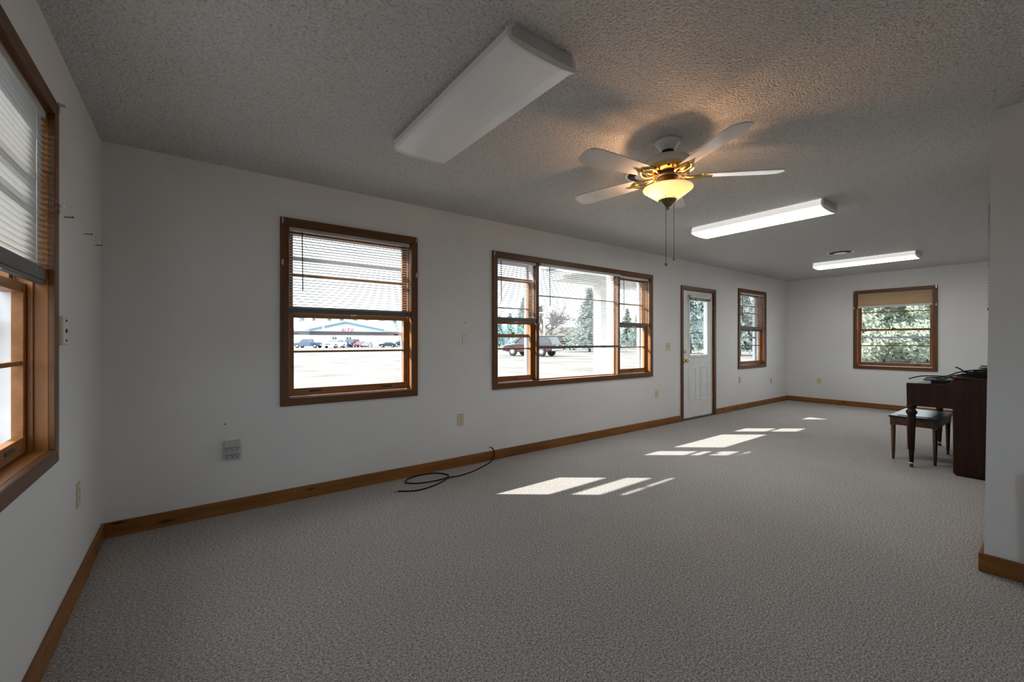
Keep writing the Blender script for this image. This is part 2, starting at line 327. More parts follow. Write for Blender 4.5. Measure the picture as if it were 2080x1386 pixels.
def liner(a0, a1, z0, z1, T, root, ax, sill=True):
    for d0, d1, mz, mx, nm in ((0, 0.087, 'sash_wood_z', 'sash_wood_' + ax, ''), (0.087, 0.17, 'exterior_trim', 'exterior_trim', 'outer_')):
        obj(nm + 'jamb', G().box(a0 - JT, a0, d0, d1, z0 - JT, z1 + JT, T), mz, root); obj(nm + 'jamb', G().box(a1, a1 + JT, d0, d1, z0 - JT, z1 + JT, T), mz, root)
        obj(nm + 'head_jamb', G().box(a0, a1, d0, d1, z1, z1 + JT, T), mx, root)
        obj(nm + 'sill', G().box(a0, a1, d0, d1, z0 - JT, z0, T), mx, root)
def stops(a0, a1, z0, z1, T, root):
    for p, q in ((a0, a0 + 0.012), (a1 - 0.012, a1)): obj('stop_bead', G().box(p, q, 0.038, 0.052, z0, z1, T), 'sash_wood_z', root)
def brackets(a0, a1, z1, T, root, zs=(0.035,), sides=(0, 1)):
    for s in sides:
        a = a0 - 0.045 if s == 0 else a1 + 0.045
        for dz in zs:
            gb = G().box(a - 0.006, a + 0.006, -0.024, -0.02, z1 + dz - 0.02, z1 + dz + 0.02, T); gb.box(a - 0.004, a + 0.004, -0.04, -0.024, z1 + dz + 0.008, z1 + dz + 0.016, T)
            obj('curtain_bracket', gb, 'steel', root)
def double_hung(name, q, T, ax, label, storm_rails=(1.278, 1.87), meet=1.43, brk=None):
    a0, a1, z0, z1 = q
    rt = thing(name, label, 'window', T((a0 + a1) / 2, 0, z0), kind='structure')
    casing(a0, a1, z0, z1, T, rt, ax); liner(a0, a1, z0, z1, T, rt, ax); stops(a0, a1, z0, z1, T, rt)
    sash('lower_sash', a0 + 0.002, a1 - 0.002, z0 + 0.004, meet, 0.054, 0.086, T, rt, ax, muntin=1.130, hardware='lower')
    sash('upper_sash', a0 + 0.002, a1 - 0.002, meet - 0.034, z1, 0.089, 0.121, T, rt, ax, rails=(0.036, 0.045), muntin=1.730)
    storm(a0, a1, z0, z1, T, rt, storm_rails, ax)
    if brk: brackets(a0, a1, z1, T, rt, *brk)
    return rt
double_hung('window_1', W1, TB, 'x', 'single wood framed window nearest the corner on the long wall, vehicles visible outside', brk=((0.035, -0.28), (0, 1)))
double_hung('window_3', W3, TB, 'x', 'narrow looking wood framed window between the door and the far corner', brk=((0.035,), (1,)))
double_hung('window_4', WF, TF, 'y', 'wood framed window with trees outside in the far end wall', brk=((0.035, -0.26), (0, 1)))
double_hung('window_5', WL, TL, 'y', 'wood framed window in the end wall beside the three nails', brk=((0.045, -0.36), (1,)))
# rear window behind the camera
rt = thing('window_6', 'wood framed picture window in the rear wall', 'window', TR(1.95, 0, 0.75), kind='structure')
casing(*WR, TR, rt, 'x'); liner(*WR, TR, rt, 'x')
obj('pane', G().box(WR[0], WR[1], 0.08, 0.083, WR[2], WR[3], TR), 'window_glass', rt)
# triple window
rt = thing('window_2', 'wide triple wood framed window with fixed centre pane and porch post outside', 'window', (4.25, 0, W2[2]), kind='structure')
casing(*W2, TB, rt, 'x'); liner(*W2, TB, rt, 'x'); brackets(W2[0], W2[1], W2[3], TB, rt, (0.035,), (0,))
M1 = (3.487, 3.525); M2 = (4.872, 4.915)
for m_ in (M1, M2):
    obj('mullion', G().box(m_[0], m_[1], 0.002, 0.072, W2[2], W2[3], TB), 'honey_wood_z', rt, 0.002)
    obj('outer_mullion', G().box(m_[0], m_[1], 0.072, 0.17, W2[2], W2[3], TB), 'exterior_trim', rt)
z0, z1 = W2[2], W2[3]
stops(W2[0], M1[0], z0, z1, TB, rt); stops(M2[1], W2[1], z0, z1, TB, rt)
for (a0, a1, drop) in ((W2[0], M1[0], 0.145), (M2[1], W2[1], 0.0)):
    sash('lower_sash', a0 + 0.002, a1 - 0.002, z0 + 0.004, 1.43, 0.054, 0.086, TB, rt, 'x', muntin=1.130, hardware='lower')
    su = sash('upper_sash', a0 + 0.002, a1 - 0.002, 1.396 - drop, z1 - (0.175 if drop else 0), 0.089, 0.121, TB, rt, 'x', rails=(0.036, 0.042), muntin=1.568 if drop else 1.715)
    if drop: obj('sash_catch', G().box(3.2, 3.24, 0.082, 0.089, 1.275, 1.31, TB), 'antique_brass', su)
    storm(a0, a1, z0, z1, TB, rt, (), 'x')
g = G(); a0, a1 = M1[1], M2[0]; e = 0.012
g.box(a0, a0 + e, 0.055, 0.072, z0, z1, TB); g.box(a1 - e, a1, 0.055, 0.072, z0, z1, TB); g.box(a0 + e, a1 - e, 0.055, 0.072, z1 - e, z1, TB); g.box(a0 + e, a1 - e, 0.055, 0.072, z0, z0 + e, TB)
fx = obj('fixed_frame', g, 'sash_wood_x', rt)
obj('muntin', G().box(a0 + 0.05, a1 - e, 0.048, 0.061, 1.714, 1.732, TB), 'honey_wood_x', fx)
for q0, q1 in ((z0 + e, 1.716), (1.730, z1 - e)): obj('pane', G().box(a0 + e, a1 - e, 0.062, 0.065, q0, q1, TB), 'window_glass', fx)

# ------------------------------------------------------------------ mini blinds
def slat_geo(a0, a1, d0, d1, T):
    g = G(); dm = (d0 + d1) / 2; th = 0.0009
    tl = 0.0018; pr = [(d0, tl), (dm, 0.0022), (d1, -tl), (d1, -tl - th), (dm, 0.0022 - th), (d0, tl - th)]
    return g.prism(pr, a0, a1, lambda d, z, a: T(a, d, z))
def mini_blind(label, a0, a1, ztop, zbot, T, wand=0.45, bundle=0.04, d0=0.006, d1=0.031, pitch=0.0215, wand_side=0, cords=(0.12, 0.5, 0.88), tassel=True, name='mini_blind', rail=0.5):
    a0 += 0.004; a1 -= 0.004
    rt = thing(name, label, 'blind', T((a0 + a1) / 2, (d0 + d1) / 2, zbot))
    obj('headrail', G().box(a0, a1, d0 - 0.002, d1, ztop - 0.027, ztop, T), 'headrail_white', rt, 0.002)
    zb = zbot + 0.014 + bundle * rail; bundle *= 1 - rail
    obj('bottom_rail', G().box(a0, a1, d0, d1, zbot, zb, T), 'blind_rail_shaded_grey', rt, 0.003)  # rail drawn taller; its dark grey paints in the shade on stacked slats
    n = int((ztop - 0.035 - zb - bundle) / pitch); first = None
    k = int(bundle / 0.0029)
    inv = Matrix.Identity(4)
    zs = [zb + 0.001 + 0.0029 * i for i in range(k)] + [zb + bundle + pitch * (i + 0.6) for i in range(n)]
    base = obj('slat', slat_geo(a0, a1, d0, d1, lambda a, d, z: T(a, d, z + zs[0])), 'blind_white', rt)
    for z in zs[1:]: share(base, 'slat', (0, 0, z - zs[0]), rt)
    for c in cords:
        a = a0 + (a1 - a0) * c; gc = G()
        for d in (d0 - 0.001, d1 + 0.001): gc.tube([T(a, d, ztop - 0.027), T(a, d, zb)], 0.0008, 5)
        obj('ladder_cord', gc, 'cord', rt)
    if wand:
        a = a0 + (a1 - a0) * (0.09 if wand_side == 0 else 0.9)
        obj('tilt_wand', G().tube([T(a, d0 - 0.006, ztop - 0.03), T(a, d0 - 0.01, ztop - 0.05), T(a + 0.004, d0 - 0.012, ztop - 0.05 - wand)], 0.0046, 6), 'wand_plastic', rt)
    a = (a0 + a1) / 2
    obj('rail_clip', G().box(a - 0.018, a + 0.018, d0 - 0.002, d1, zbot - 0.005, zbot, T), 'white_plastic', rt)
    if tassel:
        a = a1 - 0.012; zt = zbot - 0.04
        obj('lift_cord', G().tube(spline([T(a, d0 - 0.004, ztop - 0.027), T(a + 0.004, d0 - 0.006, (ztop + zbot) / 2), T(a + 0.004, d0 - 0.008, zt)], 6), 0.0014, 5), 'cord', rt)
    return rt
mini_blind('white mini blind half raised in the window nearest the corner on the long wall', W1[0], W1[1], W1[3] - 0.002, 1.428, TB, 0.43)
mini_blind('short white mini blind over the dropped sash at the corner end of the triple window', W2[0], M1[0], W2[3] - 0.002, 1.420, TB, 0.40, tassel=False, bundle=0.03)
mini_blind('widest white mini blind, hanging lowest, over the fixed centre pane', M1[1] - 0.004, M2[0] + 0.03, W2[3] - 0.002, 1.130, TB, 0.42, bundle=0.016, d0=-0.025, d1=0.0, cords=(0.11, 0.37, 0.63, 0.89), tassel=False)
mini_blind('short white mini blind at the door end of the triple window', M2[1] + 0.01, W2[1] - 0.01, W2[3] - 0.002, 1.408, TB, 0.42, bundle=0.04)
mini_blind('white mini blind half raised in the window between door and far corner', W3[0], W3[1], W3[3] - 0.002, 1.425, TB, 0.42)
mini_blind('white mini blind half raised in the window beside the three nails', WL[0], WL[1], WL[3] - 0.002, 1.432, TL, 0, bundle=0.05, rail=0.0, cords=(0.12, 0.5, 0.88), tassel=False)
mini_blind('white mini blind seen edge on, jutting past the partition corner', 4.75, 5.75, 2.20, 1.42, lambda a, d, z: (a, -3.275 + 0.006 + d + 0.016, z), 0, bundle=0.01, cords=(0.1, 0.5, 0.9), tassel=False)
# cellular shade in far window
rt = thing('cellular_shade', 'tan cellular shade drawn a little way down in the far end window', 'shade', TF(-1.65, 0.02, 1.815))
a0, a1 = WF[0] + 0.005, WF[1] - 0.005
obj('headrail', G().box(a0, a1, 0.004, 0.04, 2.036, 2.073, TF), 'shade_fabric', rt)
z = 1.848; prof = [(0.008, 2.036)]
for i in range(9):
    zt = 2.036 - (2.036 - 1.848) * (i + 0.5) / 9; prof.append((0.002, zt)); prof.append((0.009, 2.036 - (2.036 - 1.848) * (i + 1) / 9))
prof += [(0.036, p[1]) for p in reversed(prof)]
obj('pleated_fabric', G().prism(prof, a0, a1, lambda d, zz, a: TF(a, d, zz)), 'shade_fabric', rt)
obj('bottom_rail', G().box(a0, a1, 0.002, 0.04, 1.815, 1.848, TF), 'paint_putty', rt, 0.003)

# ------------------------------------------------------------------ door
rt = thing('door_1', 'white half glass entry door with two lower panels and brass knob', 'door', (6.83, 0, 0), kind='structure')
a0, a1, _, zt = DR
casing(a0, a1, 0.0, zt, TB, rt, 'x', 0.055, 0.02, False)
for d0, d1, mz, mx, nm in ((0, 0.06, 'honey_wood_z', 'honey_wood_x', ''), (0.06, 0.17, 'exterior_trim', 'exterior_trim', 'outer_')):
    obj(nm + 'jamb', G().box(a0 - JT, a0, d0, d1, 0, zt + JT), mz, rt); obj(nm + 'jamb', G().box(a1, a1 + JT, d0, d1, 0, zt + JT), mz, rt); obj(nm + 'head_jamb', G().box(a0, a1, d0, d1, zt, zt + JT), mx, rt)
obj('threshold', G().box(a0, a1, -0.004, 0.17, 0, 0.022), 'dark_steel', rt, 0.004)
s0, s1, zb = a0 + 0.004, a1 - 0.004, 0.03
g0, g1, gz0, gz1 = 6.585, 7.115, 0.985, 1.905
g = G(); D0, D1 = 0.016, 0.058
A = [s0, g0, g1, s1]; Zs = [zb, gz0, gz1, zt - 0.004]
for i in range(3):
    for j in range(3):
        if (i, j) != (1, 1): g.box(A[i], A[i + 1], D0, D1, Zs[j], Zs[j + 1])
slab = obj('door_slab', g, 'door_paint', rt)
g = G()
for p, q, r0, r1 in ((g0 - 0.03, g0 + 0.012, gz0 - 0.03, gz1 + 0.03), (g1 - 0.012, g1 + 0.03, gz0 - 0.03, gz1 + 0.03), (g0 + 0.012, g1 - 0.012, gz0 - 0.03, gz0 + 0.012), (g0 + 0.012, g1 - 0.012, gz1 - 0.012, gz1 + 0.03)):
    g.box(p, q, 0.006, 0.03, r0, r1)
obj('lite_frame', g, 'door_paint', slab, 0.004)
obj('pane', G().box(g0 + 0.012, g1 - 0.012, 0.035, 0.038, gz0 + 0.012, gz1 - 0.012), 'window_glass', slab)
for p, q in ((6.555, 6.775), (6.897, 7.125)):
    g = G()
    for (x0, x1, zz0, zz1) in ((p, q, 0.275, 0.295), (p, q, 0.788, 0.808), (p, p + 0.02, 0.295, 0.788), (q - 0.02, q, 0.295, 0.788)): g.box(x0, x1, 0.009, 0.018, zz0, zz1)
    pn = obj('door_panel', g, 'door_paint', slab, 0.004)
    obj('panel_field', G().box(p + 0.045, q - 0.045, 0.011, 0.018, 0.32, 0.763), 'door_paint', pn, 0.004)
TD = lambda x, y, z: (x, z, y)
kn = obj('door_knob', G().lathe([(0.0, -0.055), (0.02, -0.054), (0.028, -0.04), (0.024, -0.028), (0.012, -0.022), (0.012, 0.002), (0.032, 0.008), (0.033, 0.016)], (6.438, 0.914, 0), 20, TD), 'brass', slab)
obj('deadbolt', G().lathe([(0.0, -0.012), (0.02, -0.011), (0.027, 0.004), (0.03, 0.016)], (6.438, 1.053, 0), 20, TD), 'brass', slab)
for hz in (1.75, 1.03, 0.31): obj('hinge', G().tube([(7.279, 0.006, hz - 0.05), (7.279, 0.006, hz + 0.05)], 0.008, 8), 'antique_brass', rt)
rt = thing('door_blind', 'white mini blind raised to the top of the door glass', 'blind', (6.85, -0.02, 1.85))
b0, b1 = 6.555, 7.175
obj('headrail', G().box(b0, b1, -0.022, 0.004, 1.892, 1.918), 'white_metal', rt, 0.002)
base = None
for i in range(9):
    z = 1.852 + 0.0042 * i
    if base is None: base = obj('slat', slat_geo(b0 + 0.01, b1 - 0.01, -0.022, 0.002, lambda a, d, zz: (a, d, zz + 1.852)), 'blind_white', rt)
    else: share(base, 'slat', (0, 0, z - 1.852), rt)
obj('bottom_rail', G().box(b0 + 0.01, b1 - 0.01, -0.022, 0.002, 1.838, 1.850), 'white_metal', rt, 0.002)
for e in (b0, b1): obj('bracket', G().box(e - 0.012, e + 0.012, -0.024, 0.016, 1.888, 1.922), 'grey_plastic', rt)
obj('tilt_wand', G().tube([(6.70, -0.026, 1.89), (6.702, -0.03, 1.46)], 0.004, 6), 'wand_plastic', rt)
obj('lift_cord', G().tube([(7.165, -0.026, 1.89), (7.168, -0.028, 1.4), (7.166, -0.028, 0.99)], 0.003, 6), 'cord', rt)

# ------------------------------------------------------------------ fluorescent fixtures
def fixture(label, cx_, y0, y1, lit):
    rt = thing('ceiling_light', label, 'ceiling light', (cx_, (y0 + y1) / 2, H), group='fluorescent wrap fixtures')
    T = lambda a, b, c: (cx_ + a, c, H + b)
    obj('lens', G().prism([(-0.174, -0.062), (-0.166, -0.069), (-0.10, -0.078), (0, -0.081), (0.10, -0.078), (0.166, -0.069), (0.174, -0.062)], y0 + 0.014, y1 - 0.014, T), 'lens_lit' if lit else 'lens_off', rt)
    obj('lens_side', G().prism([(-0.160, -0.002), (-0.178, -0.020), (-0.180, -0.056), (-0.174, -0.062), (0.174, -0.062), (0.180, -0.056), (0.178, -0.020), (0.160, -0.002)], y0 + 0.014, y1 - 0.014, T), 'lens_side_lit' if lit else 'lens_off', rt)
    for c0, c1 in ((y0, y0 + 0.014), (y1 - 0.014, y1)):
        e = obj('end_cap', G().prism([(-0.162, -0.001), (-0.182, -0.02), (-0.184, -0.058), (-0.17, -0.071), (-0.1, -0.081), (0, -0.084), (0.1, -0.081), (0.17, -0.071), (0.184, -0.058), (0.182, -0.02), (0.162, -0.001)], c0, c1, T), 'white_metal', rt)
    for c0, c1 in ((y0 - 0.002, y0), (y1, y1 + 0.002)):
        obj('cap_plate', G().prism([(-0.15, -0.004), (-0.165, -0.02), (-0.165, -0.052), (0.165, -0.052), (0.165, -0.02), (0.15, -0.004)], c0, c1, T), 'grey_metal', rt)
fixture('unlit white fluorescent ceiling light close to the corner of the room', 1.595, -2.285, -1.110, False)
fixture('lit fluorescent ceiling light beyond the ceiling fan', 4.930, -2.285, -1.075, True)
fixture('lit fluorescent ceiling light at the far end beside the round vent', 8.430, -2.285, -1.075, True)
def vent(label, x, y):
    rt = thing('ceiling_vent', label, 'vent', (x, y, H), group='round ceiling diffusers')
    obj('flange', G().lathe([(0.152, 0), (0.151, -0.005), (0.140, -0.008), (0.130, -0.006), (0.128, 0)], (x, y, H), 36), 'white_metal', rt)
    obj('duct', G().lathe([(0.129, -0.0062), (0, -0.0064)], (x, y, H), 28), 'slot_black', rt)
    for r, dz in ((0.072, -0.014),):
        obj('cone_ring', G().lathe([(r + 0.006, dz), (r - 0.002, dz + 0.006), (r - 0.005, dz + 0.006), (r + 0.002, dz - 0.002)], (x, y, H), 30), 'white_metal', rt)
vent('round white ceiling vent half hidden behind the fan motor', 3.117, -1.68)
vent('round white ceiling vent between the two lit lights', 7.60, -1.62)

# ------------------------------------------------------------------ ceiling fan
FX, FY = 2.78, -2.08
rt = thing('ceiling_fan', 'white ceiling fan with brass fittings and a lit frosted bowl', 'ceiling fan', (FX, FY, H))
c = (FX, FY, 0)
obj('canopy', G().lathe([(0.076, 2.438), (0.078, 2.430), (0.070, 2.415), (0.050, 2.395), (0.040, 2.380), (0.0, 2.379)], c, 32), 'white_enamel', rt)
obj('canopy_ring', G().lathe([(0.0, 2.3805), (0.036, 2.380), (0.034, 2.372), (0.0, 2.371)], c, 24), 'slot_black', rt)
obj('downrod', G().lathe([(0.013, 2.38), (0.013, 2.33)], c, 16), 'white_enamel', rt)
mt = obj('motor_housing', G().lathe([(0.0, 2.352), (0.035, 2.350), (0.09, 2.340), (0.130, 2.318), (0.150, 2.292), (0.155, 2.270), (0.148, 2.262), (0.0, 2.261)], c, 40), 'white_enamel', rt)
obj('brass_band', G().lathe([(0.152, 2.2625), (0.150, 2.255), (0.128, 2.249), (0.124, 2.240), (0.085, 2.236), (0.0, 2.235)], c, 40), 'brass', mt)
for k in range(10):
    a = 2 * math.pi * k / 10; obj('vent_slot', G().box(FX + 0.1255 * math.cos(a) - 0.006, FX + 0.1255 * math.cos(a) + 0.006, FY + 0.1255 * math.sin(a) - 0.006, FY + 0.1255 * math.sin(a) + 0.006, 2.241, 2.248), 'slot_black', mt)
obj('flywheel', G().lathe([(0.078, 2.236), (0.078, 2.216), (0.0, 2.215)], c, 24), 'slot_black', rt)
sw = obj('switch_housing', G().lathe([(0.05, 2.217), (0.062, 2.21), (0.062, 2.172), (0.07, 2.168), (0.07, 2.160), (0.0, 2.159)], c, 28), 'brass', rt)
bp = []
for i in range(17):
    t = i / 16; bp.append((0.0505 + 0.092 * t + (0.0012 if i % 3 == 1 else 0), 2.074 + 0.066 * t ** 1.05))
bp += [(0.1462, 2.146), (0.1440, 2.151), (0.1405, 2.148)] + [(0.047 + 0.092 * (i / 6), 2.079 + 0.066 * (i / 6)) for i in range(6, -1, -1)]
obj('light_bowl', G().lathe(bp, c, 48), 'frosted_bowl', rt)
obj('bowl_fitter', G().lathe([(0.0, 2.159), (0.012, 2.158), (0.012, 2.074), (0, 2.073)], c, 12), 'brass', rt)
obj('finial', G().lathe([(0.054, 2.083), (0.056, 2.076), (0.046, 2.066), (0.030, 2.052), (0.016, 2.036), (0.010, 2.032), (0.011, 2.024), (0.004, 2.018), (0.0, 2.012)], c, 24), 'antique_brass', rt)
for k in range(5):
    a = R_(100 + 72 * k); ca, sa = math.cos(a), math.sin(a)
    tw = R_(11)
    def TBk(r, s, z, ca=ca, sa=sa, tw=tw): return (FX + r * ca - s * math.cos(tw) * sa, FY + r * sa + s * math.cos(tw) * ca, 2.222 + z + s * math.sin(tw))
    out = [(0.20, -0.050), (0.30, -0.058), (0.45, -0.066), (0.58, -0.070), (0.635, -0.062), (0.655, -0.035), (0.66, 0), (0.655, 0.035), (0.635, 0.062), (0.58, 0.070), (0.45, 0.066), (0.30, 0.058), (0.20, 0.050)]
    bl = obj('blade', G().prism(out, -0.003, 0.003, lambda p, q, h, F_=TBk: F_(p, q, h)), 'white_enamel', rt)
    ir = G()
    for sgn in (-1, 1):
        ir.tube(spline([TBk(0.07, 0.0, 0.004), TBk(0.12, 0.03 * sgn, -0.012), TBk(0.17, 0.045 * sgn, -0.010), TBk(0.225, 0.012 * sgn, -0.006)], 6), 0.007, 8)
    ir.tube([TBk(0.07, 0, 0.004), TBk(0.15, 0, -0.010), TBk(0.26, 0, -0.006)], 0.008, 8)
    obj('blade_iron', ir, 'brass', bl)
RX, RY = 0.8, -0.6       # the two chains hang either side of the bowl
for s, zb, rb in ((-0.034, 1.672, 0.011), (0.014, 1.703, 0.008)):
    x, y = FX + RX * s - 0.6 * 0.064, FY + RY * s - 0.8 * 0.064
    ch = obj('pull_chain', G().tube([(x + 0.6 * 0.02, y + 0.8 * 0.02, 2.18), (x, y, 2.155), (x, y, zb)], 0.0016, 6), 'dark_steel', rt)
    obj('chain_pull', G().lathe([(0, rb), (rb * 0.7, rb * 0.7), (rb, 0), (rb * 0.7, -rb * 0.7), (0, -rb)], (x, y, zb), 12), 'antique_brass', ch)
    zc = 1.915 if s < 0 else 1.955
    obj('chain_connector', G().lathe([(0, 0.006), (0.005, 0.003), (0.005, -0.003), (0, -0.006)], (x, y, zc), 10), 'steel', ch)
for k in range(2):
    ld = bpy.data.lights.new('fan_bulb', 'POINT'); ld.energy = 7.5; ld.color = (1, 0.55, 0.28); ld.shadow_soft_size = 0.022
    lo = bpy.data.objects.new('fan_bulb', ld); COL.objects.link(lo); lo.location = (FX + (0.075 if k else -0.075) * RX, FY + (0.075 if k else -0.075) * RY, 2.135)

# ------------------------------------------------------------------ wall plates, nails, boxes
def outlet(label, a, z, T, mat='ivory_plastic', name='wall_outlet', w_=0.07, h_=0.115, kind='duplex', cat='outlet'):
    rt = thing(name, label, cat, T(a, 0, z))
    obj('plate', G().box(a - w_ / 2, a + w_ / 2, -0.006, 0, z - h_ / 2, z + h_ / 2, T), mat, rt, 0.002)
    if kind == 'duplex':
        for dz in (-0.02, 0.02):
            r = obj('receptacle', G().box(a - 0.017, a + 0.017, -0.008, -0.006, z + dz - 0.014, z + dz + 0.014, T), mat, rt, 0.002)
            for da, hh in ((-0.007, 0.008), (0.007, 0.006)): obj('slot', G().box(a + da - 0.0015, a + da + 0.0015, -0.0085, -0.008, z + dz + 0.002, z + dz + 0.002 + hh, T), 'slot_black', r)
            obj('slot', G().box(a - 0.003, a + 0.003, -0.0085, -0.008, z + dz - 0.009, z + dz - 0.004, T), 'slot_black', r)
    elif kind == 'switch':
        for da in (-0.023, 0.023) if w_ > 0.1 else (0,): obj('toggle', G().box(a + da - 0.005, a + da + 0.005, -0.018, -0.006, z - 0.004, z + 0.012, T), mat, rt, 0.001)
    elif kind == 'blank':
        for dz in (-0.03, 0.03): obj('screw', G().box(a - 0.004, a + 0.004, -0.0075, -0.006, z + dz - 0.004, z + dz + 0.004, T), 'dark_steel', rt)
    return rt
outlet('ivory outlet above the black cable, between the first two windows', 2.522, 0.45, TB)
outlet('ivory outlet below the door end of the triple window', 5.717, 0.457, TB)
outlet('ivory outlet on the wall just under the window next to the door', 8.182, 0.525, TB)
outlet('ivory outlet close to the far corner of the long wall', 9.468, 0.44, TB)
outlet('ivory outlet in the far end wall near the corner', -0.558, 0.43, TF)
outlet('ivory outlet on the wall with the nails, below the window', -0.665, 0.463, TL)
outlet('ivory light switch plate beside the door', 5.988, 1.13, TB, name='light_switch', w_=0.115, kind='switch', cat='switch')
outlet('blank cover plate painted over, above the outlet with the black cable', 2.578, 1.239, TB, 'wall_paint', 'blank_plate', kind='blank', cat='cover plate')
rt = thing('power_tap', 'grey six way plug in power tap low on the long wall', 'power tap', (0.668, 0, 0.442))
a0, a1, z0, z1 = 0.622, 0.716, 0.372, 0.512
obj('tap_body', G().prism([(0, z0 + 0.004), (-0.034, z0 + 0.012), (-0.036, z1 - 0.035), (-0.026, z1), (0, z1)], a0, a1, lambda d, z, a: (a, d, z)), 'grey_plastic', rt, 0.004)
for i in range(3):
    for j in range(2):
        ca, cz = a0 + 0.018 + 0.029 * i, z0 + 0.035 + 0.048 * j
        rc = obj('receptacle', G().box(ca - 0.011, ca + 0.011, -0.0372, -0.035, cz - 0.018, cz + 0.018), 'grey_plastic', rt)
        for da in (-0.007, 0.007): obj('slot', G().box(ca + da - 0.0017, ca + da + 0.0017, -0.0385, -0.037, cz + 0.002, cz + 0.014), 'slot_black', rc)
        obj('slot', G().box(ca - 0.003, ca + 0.003, -0.0385, -0.037, cz - 0.010, cz - 0.004), 'slot_black', rc)
rt = thing('wall_box', 'open ivory low voltage box on the wall beside the window with nails', 'wall box', (0, -0.99, 1.255))
obj('plate', G().box(-1.048, -0.935, -0.014, 0, 1.195, 1.318, TL), 'ivory_plastic', rt, 0.002)
obj('plate_face', G().box(-1.040, -0.943, -0.016, -0.014, 1.203, 1.310, TL), 'white_plastic', rt)
for dz, s in ((1.215, 0.006), (1.256, 0.010), (1.300, 0.006)): obj('screw', G().box(-0.99 - s, -0.99 + s, -0.019, -0.016, dz - s * 0.8, dz + s * 0.8, TL), 'dark_steel', rt)
for lab, a, z in (('long nail in the end wall, closest to the window casing', -0.93, 1.755), ('long nail in the end wall, middle one of three', -0.50, 1.768), ('long nail in the end wall, closest to the room corner', -0.20, 1.764)):
    rt = thing('wall_nail', lab, 'nail', (0, a, z), group='nails beside the window')
    obj('shank', G().tube([TL(a, 0.0, z), TL(a, -0.026, z + 0.003)], 0.0022, 6), 'dark_steel', rt)
    obj('head', G().tube([TL(a, -0.026, z + 0.003), TL(a, -0.0285, z + 0.0033)], 0.005, 8), 'dark_steel', rt)
for lab, a, z in (('small nail in the long wall above the power tap', 0.628, 0.632), ('small nail in the long wall above the painted cover plate', 2.569, 1.393)):
    rt = thing('wall_nail', lab, 'nail', (a, 0, z), group='small nails in the long wall')
    obj('shank', G().tube([(a, 0, z), (a, -0.015, z)], 0.002, 6), 'dark_steel', rt); obj('head', G().tube([(a, -0.015, z), (a, -0.017, z)], 0.005, 8), 'dark_steel', rt)
rt = thing('thermostat', 'small white thermostat just past the partition corner', 'thermostat', (4.55, -3.289, 1.345))
obj('case', G().box(4.50, 4.60, -3.292, -3.247, 1.285, 1.405), 'white_plastic', rt, 0.004); obj('dial', G().box(4.53, 4.57, -3.247, -3.243, 1.32, 1.35), 'grey_plastic', rt, 0.001)

# ------------------------------------------------------------------ black cable on the floor
rc_ = 0.0055
pts = [(1.765, -0.31, rc_), (1.89, -0.385, rc_), (2.05, -0.365, rc_), (2.20, -0.29, rc_), (2.285, -0.19, rc_ + 0.001), (2.225, -0.075, rc_), (2.08, -0.04, rc_), (1.95, -0.075, rc_), (1.905, -0.16, rc_), (1.975, -0.232, rc_), (2.12, -0.262, rc_), (2.238, -0.275, rc_ + 0.009), (2.36, -0.262, rc_), (2.50, -0.235, rc_), (2.65, -0.17, rc_), (2.78, -0.10, rc_), (2.86, -0.055, 0.018), (2.895, -0.032, 0.055), (2.893, -0.03, 0.10), (2.872, -0.03, 0.127), (2.845, -0.03, 0.14)]
rt = thing('black_cable', 'black coaxial cable looped on the carpet against the baseboard', 'cable', (2.1, -0.2, 0))
obj('cable', G().tube(spline(pts, 8), rc_, 8), 'black_rubber', rt)
for p, q in ((pts[0], (1.742, -0.298, rc_)), (pts[-1], (2.835, -0.03, 0.1415))): obj('connector', G().tube([p, q], 0.0065, 8), 'steel', rt)

# ------------------------------------------------------------------ piano
PX0, PX1 = 5.93, 7.38
rt = thing('piano', 'dark walnut spinet piano with fluted legs beside the partition', 'piano', (6.65, -2.95, 0))
side = [(-3.24, 0.022), (-2.915, 0.022), (-2.912, 0.597), (-2.604, 0.597), (-2.600, 0.812), (-2.855, 0.815), (-2.885, 0.822), (-2.905, 0.845), (-2.918, 0.868), (-3.24, 0.868)]
for x0, x1 in ((PX0, PX0 + 0.035), (PX1 - 0.035, PX1)):
    obj('side_panel', G().prism(side, x0, x1, lambda a, b, c_: (c_, a, b)), 'walnut_z', rt, 0.004)
obj('lid', G().box(PX0 - 0.008, PX1 + 0.008, -3.245, -2.905, 0.868, 0.884), 'walnut_x', rt, 0.003)
obj('plinth', G().prism([(-3.235, 0.0), (-2.935, 0.0), (-2.915, 0.022), (-3.24, 0.022)], PX0 + 0.012, PX1 - 0.012, lambda a, b, c_: (c_, a, b)), 'walnut_x', rt)
obj('back_panel', G().box(PX0 + 0.035, PX1 - 0.035, -3.24, -3.21, 0.022, 0.868), 'walnut_x', rt)
obj('knee_panel', G().box(PX0 + 0.035, PX1 - 0.035, -2.95, -2.925, 0.022, 0.6), 'walnut_x', rt)
obj('keybed', G().box(PX0 + 0.035, PX1 - 0.035, -2.95, -2.607, 0.60, 0.655), 'walnut_x', rt)
obj('fallboard', G().prism([(-2.93, 0.80), (-2.64, 0.80), (-2.612, 0.775), (-2.612, 0.655), (-2.63, 0.655), (-2.93, 0.775)], PX0 + 0.035, PX1 - 0.035, lambda a, b, c_: (c_, a, b)), 'walnut_x', rt)
obj('upper_panel', G().box(PX0 + 0.035, PX1 - 0.035, -2.95, -2.925, 0.80, 0.868), 'walnut_x', rt)
